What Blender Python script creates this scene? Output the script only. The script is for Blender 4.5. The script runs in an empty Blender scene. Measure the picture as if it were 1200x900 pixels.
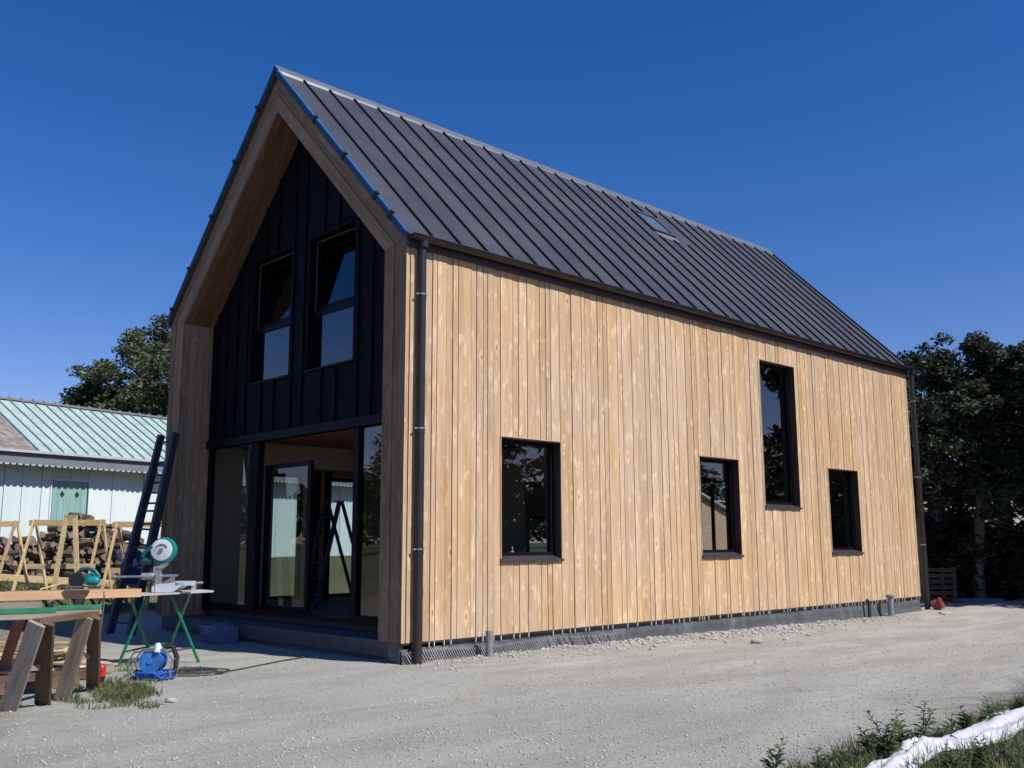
import bpy, math, random
import numpy as np
from mathutils import Vector as V, Matrix, noise

random.seed(7); rng = np.random.default_rng(7)
S = bpy.context.scene
C = S.collection
PI = math.pi

# ------------------------------------------------------------------ camera
CAM = V((-7.886, -10.324, 1.55)); YAW = 0.8072; PITCH = 0.1615; ROLL = -0.0035; FOC = 1141.3
fw = V((math.cos(PITCH)*math.cos(YAW), math.cos(PITCH)*math.sin(YAW), math.sin(PITCH)))
rt0 = V((math.sin(YAW), -math.cos(YAW), 0)); up0 = rt0.cross(fw)
rt = rt0*math.cos(ROLL) + up0*math.sin(ROLL); up = -rt0*math.sin(ROLL) + up0*math.cos(ROLL)
cd = bpy.data.cameras.new('camera'); cam = bpy.data.objects.new('camera', cd); C.objects.link(cam)
m = Matrix((rt, up, -fw)).transposed().to_4x4(); m.translation = CAM
cam.matrix_world = m
cd.sensor_width = 36; cd.lens = FOC/1200*36; cd.clip_start = .05; cd.clip_end = 2000
S.camera = cam
HF = V((math.cos(YAW), math.sin(YAW), 0))     # horizontal forward
HR = V((math.sin(YAW), -math.cos(YAW), 0))

def at(px, py, D):
    """survey helper: a point sighted at horizontal distance D"""
    d = rt*((px-600)/FOC) + up*(-(py-450)/FOC) + fw
    return CAM + d*(D/d.dot(HF))
def gp(px, D, z):
    """point at ground distance D with height z, sighted along column px"""
    k = D*math.cos(PITCH) + (z-CAM.z)*math.sin(PITCH)
    p = CAM + HF*D + HR*((px-600)/FOC*k); p.z = z
    return p
def gpy(px, py, z=0.0):
    d = rt*((px-600)/FOC) + up*(-(py-450)/FOC) + fw
    return CAM + d*((z-CAM.z)/d.z)

# ------------------------------------------------------------------ terrain height
def sm(t): t = max(0., min(1., t)); return t*t*(3-2*t)
def gz(x, y):
    z = .52*sm((y-11.6)/1.7) + .55*sm((y-13.5)/5.)
    z -= .08*sm((x-3)/9)*(1-sm((y-8)/4))
    z += .05*sm((-y-6.6)/1.2)*sm((x+2.5)/2)
    z += .022*noise.noise(V((x*.35, y*1.1, 3))) + .012*noise.noise(V((x*.9,y*1.9,5))) + .007*noise.noise(V((x*2.6, y*2.6, 9)))
    if -1.2 < y < -.02 and x > -.5: z += .035*sm((y+1.2)/1.0)*(.6+noise.noise(V((x*1.9, 0, 1))))*sm((x+.5)/1)
    return z
def g(p, dz=0.): return V((p.x, p.y, gz(p.x, p.y)+dz))

# ------------------------------------------------------------------ mesh builder
class MB:
    def __init__(s): s.v=[]; s.f=[]; s.uv=[]; s.t=[]; s.m=[]
    def poly(s, pts, uvs=None, tone=None, mi=0):
        b=len(s.v); s.v += [tuple(p) for p in pts]; s.f.append(tuple(range(b, b+len(pts))))
        s.uv.append(uvs or [(0,0)]*len(pts)); s.t.append(random.random() if tone is None else tone); s.m.append(mi)
    def box(s, o, a, b, c, tone=None, mi=0, ends=True):
        """corner o, edge vectors a (grain), b, c"""
        o,a,b,c = V(o),V(a),V(b),V(c)
        if a.cross(b).dot(c) < 0: b,c = c,b
        t = random.random() if tone is None else tone
        u0,v0 = random.random()*40, random.random()*40
        P = lambda i,j,k: o+a*i+b*j+c*k
        la,lb,lc = a.length,b.length,c.length
        def q(cs):
            pts=[P(*x) for x in cs]; uv=[(u0+x[0]*la, v0+x[1]*lb+x[2]*lc) for x in cs]
            s.poly(pts, uv, t, mi)
        q([(0,0,0),(0,1,0),(1,1,0),(1,0,0)]); q([(0,0,1),(1,0,1),(1,1,1),(0,1,1)])
        q([(0,0,0),(1,0,0),(1,0,1),(0,0,1)]); q([(0,1,0),(0,1,1),(1,1,1),(1,1,0)])
        q([(0,0,0),(0,0,1),(0,1,1),(0,1,0)]); q([(1,0,0),(1,1,0),(1,1,1),(1,0,1)])
        return s
    def bx(s, x0,x1,y0,y1,z0,z1, grain='z', **k):
        e = {'x':V((x1-x0,0,0)),'y':V((0,y1-y0,0)),'z':V((0,0,z1-z0))}
        o = [c for c in 'xyz' if c != grain]
        return s.box((x0,y0,z0), e[grain], e[o[0]], e[o[1]], **k)
    def bar(s, p0, p1, w, h, upv=(0,0,1), **k):
        p0,p1=V(p0),V(p1); a=p1-p0; u=V(upv); sd=a.cross(u)
        if sd.length<1e-5: sd=a.cross(V((1,0,0)))
        sd.normalize(); u=sd.cross(a).normalized()
        return s.box(p0-sd*w/2-u*h/2, a, sd*w, u*h, **k)
    def prism(s, pts, vec, grain=None, tone=None, mi=0):
        pts=[V(p) for p in pts]; vec=V(vec)
        n=V((0,0,0))
        for i in range(len(pts)): n += pts[i].cross(pts[(i+1)%len(pts)])
        if n.dot(vec) > 0: pts=pts[::-1]
        gd = V(grain).normalized() if grain is not None else (pts[1]-pts[0]).normalized()
        vd = vec.normalized(); ad = gd.cross(vd)
        t = random.random() if tone is None else tone
        u0,v0=random.random()*40,random.random()*40
        uvf=lambda p:(u0+p.dot(gd), v0+p.dot(ad)+p.dot(vd))
        s.poly(pts,[uvf(p) for p in pts],t,mi)
        q=[p+vec for p in pts][::-1]; s.poly(q,[uvf(p) for p in q],t,mi)
        N=len(pts)
        for i in range(N):
            a,b=pts[i],pts[(i+1)%N]; r=[b,a,a+vec,b+vec]
            s.poly(r,[uvf(p) for p in r],t,mi)
        return s
    def tube(s, path, r, n=8, tone=None, mi=0, cap=True, scale=None):
        path=[V(p) for p in path]; rs = r if isinstance(r,(list,tuple)) else [r]*len(path)
        t = random.random() if tone is None else tone
        rings=[]; prev=None; L=0; Ls=[]
        for i,p in enumerate(path):
            d=(path[min(i+1,len(path)-1)]-path[max(i-1,0)]).normalized()
            if prev is None:
                x=d.cross(V((0,0,1)));
                if x.length<1e-3: x=d.cross(V((1,0,0)))
            else: x=prev-d*prev.dot(d)
            x.normalize(); prev=x; y=d.cross(x)
            if i: L+=(p-path[i-1]).length
            Ls.append(L)
            rings.append([p+(x*math.cos(2*PI*k/n)+y*math.sin(2*PI*k/n))*rs[i] for k in range(n)])
        b=len(s.v)
        for R in rings: s.v += [tuple(q) for q in R]
        for i in range(len(rings)-1):
            for k in range(n):
                k2=(k+1)%n
                s.f.append((b+i*n+k, b+i*n+k2, b+(i+1)*n+k2, b+(i+1)*n+k))
                s.uv.append([(Ls[i],k*.03),(Ls[i],(k+1)*.03),(Ls[i+1],(k+1)*.03),(Ls[i+1],k*.03)]); s.t.append(t); s.m.append(mi)
        if cap:
            s.f.append(tuple(b+k for k in range(n))[::-1]); s.uv.append([(0,0)]*n); s.t.append(t); s.m.append(mi)
            e=b+(len(rings)-1)*n
            s.f.append(tuple(e+k for k in range(n))); s.uv.append([(0,0)]*n); s.t.append(t); s.m.append(mi)
        return s
    def lathe(s, c, axis, prof, n=20, tone=None, mi=0, xd=None):
        """prof: list of (distance along axis, radius)"""
        c,a=V(c),V(axis).normalized(); x=a.cross(V((0,0,1)))
        if x.length<1e-3: x=V((1,0,0))
        x.normalize(); y=a.cross(x); t=random.random() if tone is None else tone; b=len(s.v)
        for (h,r) in prof:
            for k in range(n):
                s.v.append(tuple(c+a*h+(x*math.cos(2*PI*k/n)+y*math.sin(2*PI*k/n))*max(r,1e-4)))
        for i in range(len(prof)-1):
            for k in range(n):
                k2=(k+1)%n
                s.f.append((b+i*n+k, b+i*n+k2, b+(i+1)*n+k2, b+(i+1)*n+k)); s.uv.append([(0,0)]*4); s.t.append(t); s.m.append(mi)
        s.f.append(tuple(b+k for k in range(n))[::-1]); s.uv.append([(0,0)]*n); s.t.append(t); s.m.append(mi)
        e=b+(len(prof)-1)*n
        s.f.append(tuple(e+k for k in range(n))); s.uv.append([(0,0)]*n); s.t.append(t); s.m.append(mi)
        return s
    def build(s, name, mat, parent=None, smooth=False, bevel=0):
        me=bpy.data.meshes.new(name)
        loc = V((0,0,0))
        vv = s.v
        if parent is not None:
            l = parent_loc(parent); vv=[(a-l.x,b-l.y,c-l.z) for a,b,c in s.v]
        me.from_pydata(vv,[],s.f)
        uvl=me.uv_layers.new(name='UVMap'); flat=[c for u in s.uv for p in u for c in p]
        uvl.data.foreach_set('uv',flat)
        at_=me.attributes.new('tone','FLOAT','FACE'); at_.data.foreach_set('value',s.t)
        mats = mat if isinstance(mat,(list,tuple)) else [mat]
        for q in mats: me.materials.append(q)
        if len(mats)>1: me.polygons.foreach_set('material_index',s.m)
        if smooth:
            me.polygons.foreach_set('use_smooth',[True]*len(s.f))
            try: me.set_sharp_from_angle(angle=math.radians(40))
            except Exception: pass
        o=bpy.data.objects.new(name,me); C.objects.link(o)
        if parent is not None: o.parent=parent
        if bevel:
            w=o.modifiers.new('bevel','BEVEL'); w.width=bevel; w.segments=2; w.limit_method='ANGLE'
        return o
LOC={}
def parent_loc(p): return LOC.get(p.name, V((0,0,0)))
def tag(o, label=None, cat=None, group=None, kind=None):
    if label: o['label']=label
    if cat: o['category']=cat
    if group: o['group']=group
    if kind: o['kind']=kind
    return o
def thing(name, label, cat, loc=(0,0,0), group=None):
    o=bpy.data.objects.new(name,None); C.objects.link(o); o.location=loc; o.empty_display_size=.2
    LOC[o.name]=V(loc); return tag(o,label,cat,group)
def sub(mb, name, mat, parent, **k):       # child of a part that itself sits in a thing (mesh coordinates are relative to the thing)
    # parts have their origin at the thing's base
    root=parent
    while root.parent is not None: root=root.parent
    l=parent_loc(root); mb.v=[(a-l.x,b-l.y,c-l.z) for a,b,c in mb.v]
    o=mb.build(name,mat,None,**k); o.parent=parent; return o
def copy_tree(o,parent=None):
    c=o.copy(); C.objects.link(c)
    c.parent=parent
    for ch in [x for x in bpy.data.objects if x.parent==o]: copy_tree(ch,c)
    return c

# ------------------------------------------------------------------ materials
def nt(name):
    M=bpy.data.materials.new(name); M.use_nodes=True; t=M.node_tree; t.nodes.clear()
    o=t.nodes.new('ShaderNodeOutputMaterial'); p=t.nodes.new('ShaderNodeBsdfPrincipled'); t.links.new(p.outputs[0],o.inputs[0])
    return M,t,p,o
def N(t,ty,**k):
    n=t.nodes.new(ty)
    for a,b in k.items():
        if a in n.inputs.keys(): n.inputs[a].default_value=b
        else: setattr(n,a,b)
    return n
def ramp(t,src,stops):
    r=t.nodes.new('ShaderNodeValToRGB'); e=r.color_ramp.elements
    while len(e)<len(stops): e.new(.5)
    for i,(p,c) in enumerate(stops): e[i].position=p; e[i].color=(*c,1)
    t.links.new(src,r.inputs[0]); return r.outputs[0]
def mapr(t,src,a,b,c,d):
    n=N(t,'ShaderNodeMapRange'); n.inputs[1].default_value=a; n.inputs[2].default_value=b; n.inputs[3].default_value=c; n.inputs[4].default_value=d
    t.links.new(src,n.inputs[0]); return n.outputs[0]
def mix(t,f,a,b,bt='MIX'):
    n=t.nodes.new('ShaderNodeMix'); n.data_type='RGBA'; n.blend_type=bt
    for s_,x in ((0,f),(6,a),(7,b)):
        if isinstance(x,(int,float)): n.inputs[s_].default_value=x
        elif isinstance(x,tuple): n.inputs[s_].default_value=(*x,1)
        else: t.links.new(x,n.inputs[s_])
    return n.outputs[2]
def bump(t,p,h,st,dist=.01):
    b=N(t,'ShaderNodeBump'); b.inputs['Strength'].default_value=st; b.inputs['Distance'].default_value=dist
    t.links.new(h,b.inputs['Height']); t.links.new(b.outputs[0],p.inputs['Normal'])
def coords(t,kind='Object',scale=(1,1,1)):
    c=t.nodes.new('ShaderNodeTexCoord'); m_=t.nodes.new('ShaderNodeMapping'); m_.inputs['Scale'].default_value=scale
    t.links.new(c.outputs[kind],m_.inputs[0]); return m_.outputs[0]
def noise_(t,vec,sc,det=4,rough=.55):
    n=N(t,'ShaderNodeTexNoise'); n.inputs['Scale'].default_value=sc; n.inputs['Detail'].default_value=det; n.inputs['Roughness'].default_value=rough
    t.links.new(vec,n.inputs['Vector']); return n.outputs['Fac']
def plain(name,col,rough=.6,metal=0.,var=.15,spec=.5,sc=6.,bs=0.):
    M,t,p,o=nt(name); v=coords(t); n=noise_(t,v,sc,5)
    lo=tuple(c*(1-var) for c in col); hi=tuple(min(1,c*(1+var)) for c in col)
    t.links.new(ramp(t,n,[(.3,lo),(.7,hi)]),p.inputs['Base Color'])
    p.inputs['Roughness'].default_value=rough; p.inputs['Metallic'].default_value=metal
    p.inputs['Specular IOR Level'].default_value=spec
    if bs: bump(t,p,noise_(t,v,sc*6,4),bs)
    return M
def wood(name,c0,c1,c2,rough=.65,knots=True,grain=1.,knotcol=None,tonevar=.3,spec=.35,us=1.,flame=.6,golden=False,bvar=(.84,1.08)):
    """c0 dark grain, c1 mid, c2 light; grain runs along U (metres)"""
    M,t,p,o=nt(name)
    v=coords(t,'UV',(1.3*us,22*us,1)); n1=noise_(t,v,1.6,5,.6)
    v2=coords(t,'UV',(.55*us,7*us,1)); n2=noise_(t,v2,1.2,3,.5)
    w=N(t,'ShaderNodeMath',operation='ADD'); t.links.new(n1,w.inputs[0]); t.links.new(n2,w.inputs[1])
    h=N(t,'ShaderNodeMath',operation='MULTIPLY'); t.links.new(w.outputs[0],h.inputs[0]); h.inputs[1].default_value=.5
    col=ramp(t,h.outputs[0],[(.36,c0),(.5,c1),(.64,c2)])
    at_=N(t,'ShaderNodeAttribute',attribute_name='tone')
    if knots:
        # flamed flat-sawn figure: pale blotches between the knots, and the knots themselves
        vk=coords(t,'UV',(6.*us,15.*us,1)); ne=noise_(t,vk,1.1,2.5,.5)
        fig=mapr(t,ne,.58,.66,0,flame); col=mix(t,fig,col,tuple(min(1,x*1.22) for x in c2))
        vo=N(t,'ShaderNodeTexVoronoi'); vo.inputs['Scale'].default_value=1.; vo.inputs['Randomness'].default_value=1
        t.links.new(coords(t,'UV',(2.6*us,8.*us,1)),vo.inputs['Vector'])
        k=mapr(t,vo.outputs['Distance'],.035,.10,1,0); k2=mapr(t,vo.outputs['Distance'],.1,.26,flame*1.2,0)
        col=mix(t,k2,col,tuple(min(1,x*1.25) for x in c2)); col=mix(t,k,col,knotcol or tuple(x*.55 for x in c0))
    br=mapr(t,at_.outputs['Fac'],0,1,1-tonevar,1+tonevar*.35)
    cb=N(t,'ShaderNodeCombineColor'); t.links.new(br,cb.inputs[0])
    # board to board: some pinker, some yellower
    hs=N(t,'ShaderNodeMath',operation='MULTIPLY'); t.links.new(at_.outputs['Fac'],hs.inputs[0]); hs.inputs[1].default_value=7.31
    fr=N(t,'ShaderNodeMath',operation='FRACT'); t.links.new(hs.outputs[0],fr.inputs[0])
    t.links.new(mapr(t,fr.outputs[0],0,1,1-tonevar*.9,1+tonevar*.2),cb.inputs[2])
    gm=N(t,'ShaderNodeMath',operation='MULTIPLY'); t.links.new(br,gm.inputs[0]); t.links.new(mapr(t,fr.outputs[0],0,1,.97,1.02),gm.inputs[1]); t.links.new(gm.outputs[0],cb.inputs[1])
    bl=N(t,'ShaderNodeMath',operation='MULTIPLY'); t.links.new(br,bl.inputs[0]); t.links.new(mapr(t,fr.outputs[0],0,1,*bvar),bl.inputs[1]); t.links.new(bl.outputs[0],cb.inputs[2])
    col=mix(t,1.,col,cb.outputs[0],'MULTIPLY')
    if golden:
        ob=coords(t,'Object',(.22,.22,.35)); gg=noise_(t,ob,1.3,3,.5)
        col=mix(t,mapr(t,gg,.40,.62,0,1),col,(1.02,.96,.85),'MULTIPLY')
        ob2=coords(t,'Object',(3.,1,.5)); g2=noise_(t,ob2,1.5,5,.6)
        col=mix(t,mapr(t,g2,.52,.72,0,.8),col,(.86,.74,.55),'MULTIPLY')
    t.links.new(col,p.inputs['Base Color']); p.inputs['Roughness'].default_value=rough; p.inputs['Specular IOR Level'].default_value=spec
    bump(t,p,n1,.35*grain,.004)
    return M
M={}
M['clad']=wood('larch_cladding',(.41,.285,.175),(.505,.37,.245),(.565,.43,.305),knotcol=(.25,.13,.07),tonevar=.15,spec=.22,us=.62,flame=.75,golden=True,bvar=(.90,1.05))
M['frame_wood_shade_tone']=wood('portal_larch_shade_tone',(.19,.135,.088),(.275,.20,.132),(.345,.26,.178),tonevar=.34,spec=.1,us=.6)  # same timber as the sunlit corner, colour darkened for the gable's shade
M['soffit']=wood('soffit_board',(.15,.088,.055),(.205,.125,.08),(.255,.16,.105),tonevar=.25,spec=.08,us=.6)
M['yellow_wood']=wood('fresh_softwood',(.50,.36,.17),(.60,.45,.24),(.68,.54,.32),tonevar=.3)
M['grey_wood']=wood('weathered_wood',(.20,.17,.14),(.30,.26,.22),(.40,.36,.31),tonevar=.35,knots=False)
M['brown_wood']=wood('dark_brown_wood',(.09,.05,.035),(.13,.08,.055),(.18,.115,.08),tonevar=.3,knots=False)
M['pink_wood']=wood('reddish_beam',(.40,.235,.15),(.50,.31,.21),(.56,.37,.27),tonevar=.2,knots=False)
M['red_wood']=wood('red_painted_wood',(.20,.07,.065),(.27,.11,.10),(.34,.19,.17),tonevar=.2,knots=False)
M['osb']=plain('osb_panel',(.40,.33,.24),.8,var=.25,sc=22)
M['ceil']=plain('ceiling_boards',(.20,.07,.035),.8,var=.2,sc=5)
M['black_clad']=plain('black_metal_cladding',(.0055,.005,.009),.6,var=.15,spec=.08)
M['black_seam']=plain('black_metal_seams',(.0035,.0035,.006),.5,var=.1,spec=.08)
M['alu']=plain('anthracite_frame',(.006,.006,.008),.45,var=.1,spec=.12)
M['brown_metal']=plain('brown_window_reveal',(.035,.02,.018),.5,var=.12)
M['sill']=plain('grey_brown_sill',(.05,.042,.048),.35,var=.1)
M['gutter']=plain('dark_zinc_gutter',(.030,.026,.027),.38,metal=.35,var=.2,sc=3)
M['pipe_dark']=plain('downpipe_metal',(.040,.034,.035),.36,metal=.4,var=.2,sc=3)
M['chrome']=plain('zinc_bright',(.45,.45,.45),.35,metal=.7)
M['grey_pvc']=plain('grey_pvc',(.20,.21,.22),.5,var=.1)
M['red_pvc']=plain('terracotta_pvc',(.30,.055,.045),.45,var=.2)
M['black']=plain('black_rubber',(.015,.015,.016),.6)
M['cable']=plain('dark_cable',(.05,.048,.047),.55)
M['blue_film']=plain('blue_protective_film',(.012,.085,.23),.5,var=.25,sc=3,spec=.3)
M['blue']=plain('blue_plastic',(.018,.10,.42),.45,var=.25,sc=20)
M['blue_pale']=plain('pale_blue_plastic',(.04,.17,.45),.45,var=.35,sc=14)
M['blue_grey']=plain('blue_grey_plastic',(.10,.15,.25),.5,var=.25,sc=25)
M['teal']=plain('teal_tool_plastic',(.005,.19,.19),.4,var=.1)
M['teal_dark']=plain('dark_teal_tool',(.008,.10,.12),.45,var=.1)
M['cast']=plain('cast_aluminium',(.52,.54,.55),.35,metal=.35,var=.1)
M['cast2']=plain('pale_grey_casting',(.55,.60,.62),.5,var=.08)
M['green_steel']=plain('green_steel',(.008,.16,.085),.4,var=.15)
M['green_paint']=plain('green_paint',(.025,.19,.09),.55,var=.25,sc=9)
M['navy']=plain('dark_navy_ladder',(.030,.036,.055),.5,var=.15)
M['steel']=plain('dull_steel',(.30,.29,.28),.4,metal=.6)
M['red']=plain('red_plastic',(.50,.02,.012),.4)
M['bark']=plain('bark',(.085,.068,.052),.9,var=.45,sc=9,bs=.6)
M['bark_pale']=plain('pale_bark',(.16,.14,.115),.9,var=.4,sc=7,bs=.6)
M['log_end']=plain('split_wood',(.20,.145,.11),.85,var=.5,sc=9)
M['brick']=None
M['stone']=plain('pale_stone',(.40,.36,.31),.85,var=.25,sc=12,bs=.4)
M['conc']=plain('concrete',(.24,.235,.225),.85,var=.15,sc=5,bs=.2)
M['conc_dark']=plain('dusty_floor',(.10,.095,.095),.8,var=.2,sc=4)
M['door_teal']=wood('teal_door_boards',(.19,.34,.32),(.24,.40,.38),(.30,.46,.44),tonevar=.12,knots=False)
M['shed_dark']=plain('shed_dark_roof',(.20,.18,.17),.9,var=.45,sc=5)
M['slate']=plain('grey_fibre_roof',(.30,.29,.28),.85,var=.25)
M['yellow_petal']=plain('yellow_flower',(.7,.6,.05),.6)

def mat_white_tarp():
    M_,t,p,o=nt('white_tarpaulin'); v=coords(t); n=noise_(t,v,9,5)
    t.links.new(ramp(t,n,[(.3,(.46,.48,.51)),(.7,(.62,.63,.65))]),p.inputs['Base Color'])
    p.inputs['Roughness'].default_value=.45; bump(t,p,noise_(t,v,30,4),.5,.01)
    return M_
M['tarp']=mat_white_tarp()
def mat_roof():
    M_,t,p,o=nt('anthracite_standing_seam'); v=coords(t); n=noise_(t,v,1.4,5); n2=noise_(t,coords(t,'Object',(2.,.5,.5)),1.,3)
    c=mix(t,.5,ramp(t,n,[(.3,(.034,.036,.049)),(.7,(.046,.048,.061))]),ramp(t,n2,[(.3,(.034,.036,.048)),(.7,(.048,.050,.062))]))
    at_=N(t,'ShaderNodeAttribute',attribute_name='tone'); b=mapr(t,at_.outputs['Fac'],0,1,.9,1.12)
    cb=N(t,'ShaderNodeCombineColor'); [t.links.new(b,cb.inputs[i]) for i in range(3)]
    t.links.new(mix(t,1.,c,cb.outputs[0],'MULTIPLY'),p.inputs['Base Color'])
    t.links.new(mapr(t,n,.3,.7,.42,.56),p.inputs['Roughness']); p.inputs['Specular IOR Level'].default_value=.5
    bump(t,p,n2,.12,.02)
    return M_
M['roof']=mat_roof()
M['seam']=plain('roof_seams',(.012,.012,.018),.6,var=.1,spec=.3)
M['ridge']=plain('ridge_flashing',(.22,.23,.25),.35,metal=.5,var=.15,sc=2)
def mat_shedwall():
    M_,t,p,o=nt('pale_sheet_cladding'); v=coords(t,'Object',(1,1,.3)); n=noise_(t,v,3,5)
    at_=N(t,'ShaderNodeAttribute',attribute_name='tone'); 
    c=mix(t,.5,ramp(t,n,[(.3,(.52,.60,.61)),(.7,(.64,.71,.71))]),ramp(t,at_.outputs['Fac'],[(0,(.50,.60,.62)),(1,(.66,.72,.72))]))
    t.links.new(c,p.inputs['Base Color']); p.inputs['Roughness'].default_value=.6
    return M_
M['shedwall']=mat_shedwall()
def mat_shedroof():
    M_,t,p,o=nt('verdigris_sheet_roof'); v=coords(t); n=noise_(t,v,2.2,6,.7); n2=noise_(t,v,14,4)
    c=ramp(t,n,[(.3,(.24,.33,.32)),(.5,(.31,.42,.40)),(.72,(.38,.48,.45))])
    c=mix(t,mapr(t,n2,.55,.7,0,.35),c,(.40,.42,.36))
    t.links.new(c,p.inputs['Base Color']); p.inputs['Roughness'].default_value=.7
    return M_
M['shedroof']=mat_shedroof()
def mat_brick():
    M_,t,p,o=nt('brown_brick'); b=N(t,'ShaderNodeTexBrick'); t.links.new(coords(t,'UV'),b.inputs['Vector'])
    b.inputs['Color1'].default_value=(.44,.29,.19,1); b.inputs['Color2'].default_value=(.36,.22,.14,1); b.inputs['Mortar'].default_value=(.42,.38,.33,1)
    b.inputs['Scale'].default_value=4; b.inputs['Mortar Size'].default_value=.012
    t.links.new(b.outputs[0],p.inputs['Base Color']); p.inputs['Roughness'].default_value=.9
    return M_
M['brick']=mat_brick()
def mat_plinth():
    """black bitumen membrane, dusty"""
    M_,t,p,o=nt('dusty_membrane'); v=coords(t); n=noise_(t,v,3,6,.7); n2=noise_(t,v,25,3)
    c=ramp(t,n,[(.3,(.045,.047,.052)),(.55,(.085,.088,.095)),(.75,(.16,.16,.16))])
    t.links.new(c,p.inputs['Base Color']); p.inputs['Roughness'].default_value=.6; bump(t,p,n2,.6,.01)
    return M_
M['plinth']=mat_plinth()
def glass(name,ior=2.0,tint=(.75,.80,.80)):
    M_=bpy.data.materials.new(name); M_.use_nodes=True; t=M_.node_tree; t.nodes.clear()
    o=t.nodes.new('ShaderNodeOutputMaterial'); tr=N(t,'ShaderNodeBsdfTransparent'); tr.inputs[0].default_value=(*tint,1)
    gl=N(t,'ShaderNodeBsdfGlossy'); gl.inputs['Roughness'].default_value=.006; gl.inputs[0].default_value=(.95,.97,1,1)
    f=N(t,'ShaderNodeFresnel'); f.inputs[0].default_value=ior
    n=noise_(t,coords(t),.9,1); b=N(t,'ShaderNodeBump'); b.inputs['Strength'].default_value=.12; b.inputs['Distance'].default_value=.02
    t.links.new(n,b.inputs['Height']); t.links.new(b.outputs[0],gl.inputs['Normal'])
    gm=t.nodes.new('ShaderNodeNewGeometry'); inv=N(t,'ShaderNodeMath',operation='SUBTRACT'); inv.inputs[0].default_value=1; t.links.new(gm.outputs['Backfacing'],inv.inputs[1]); ml=N(t,'ShaderNodeMath',operation='MULTIPLY'); t.links.new(f.outputs[0],ml.inputs[0]); t.links.new(inv.outputs[0],ml.inputs[1])
    mx=N(t,'ShaderNodeMixShader'); t.links.new(ml.outputs[0],mx.inputs[0]); t.links.new(tr.outputs[0],mx.inputs[1]); t.links.new(gl.outputs[0],mx.inputs[2])
    t.links.new(mx.outputs[0],o.inputs[0]); return M_
M['glass']=glass('coated_glass'); M['glass_clear']=glass('clear_glass',1.6,(.85,.9,.88))
def leaf(name,cols,trans=.25):
    M_=bpy.data.materials.new(name); M_.use_nodes=True; t=M_.node_tree; t.nodes.clear()
    o=t.nodes.new('ShaderNodeOutputMaterial'); at_=N(t,'ShaderNodeAttribute',attribute_name='tone')
    c=ramp(t,at_.outputs['Fac'],[(i/(len(cols)-1),x) for i,x in enumerate(cols)])
    p=N(t,'ShaderNodeBsdfPrincipled'); p.inputs['Roughness'].default_value=.55; p.inputs['Specular IOR Level'].default_value=.35
    t.links.new(c,p.inputs['Base Color']); tl=N(t,'ShaderNodeBsdfTranslucent'); t.links.new(c,tl.inputs[0])
    mx=N(t,'ShaderNodeMixShader'); mx.inputs[0].default_value=trans
    t.links.new(p.outputs[0],mx.inputs[1]); t.links.new(tl.outputs[0],mx.inputs[2]); t.links.new(mx.outputs[0],o.inputs[0]); return M_
M['leaf_dark']=leaf('dark_leaves',[(.018,.026,.016),(.030,.042,.024),(.050,.062,.036),(.10,.11,.075)],.2)
M['leaf_mid']=leaf('olive_leaves',[(.035,.048,.020),(.055,.075,.030),(.085,.105,.045),(.13,.14,.07)],.2)
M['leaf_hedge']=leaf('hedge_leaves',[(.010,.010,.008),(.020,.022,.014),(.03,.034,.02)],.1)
M['weed']=leaf('weed_leaves',[(.04,.07,.025),(.07,.11,.04),(.11,.15,.06),(.18,.19,.10)],.3)
M['grass']=leaf('grass_blades',[(.06,.085,.03),(.10,.13,.045),(.16,.17,.07),(.30,.27,.15)],.3)

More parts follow.
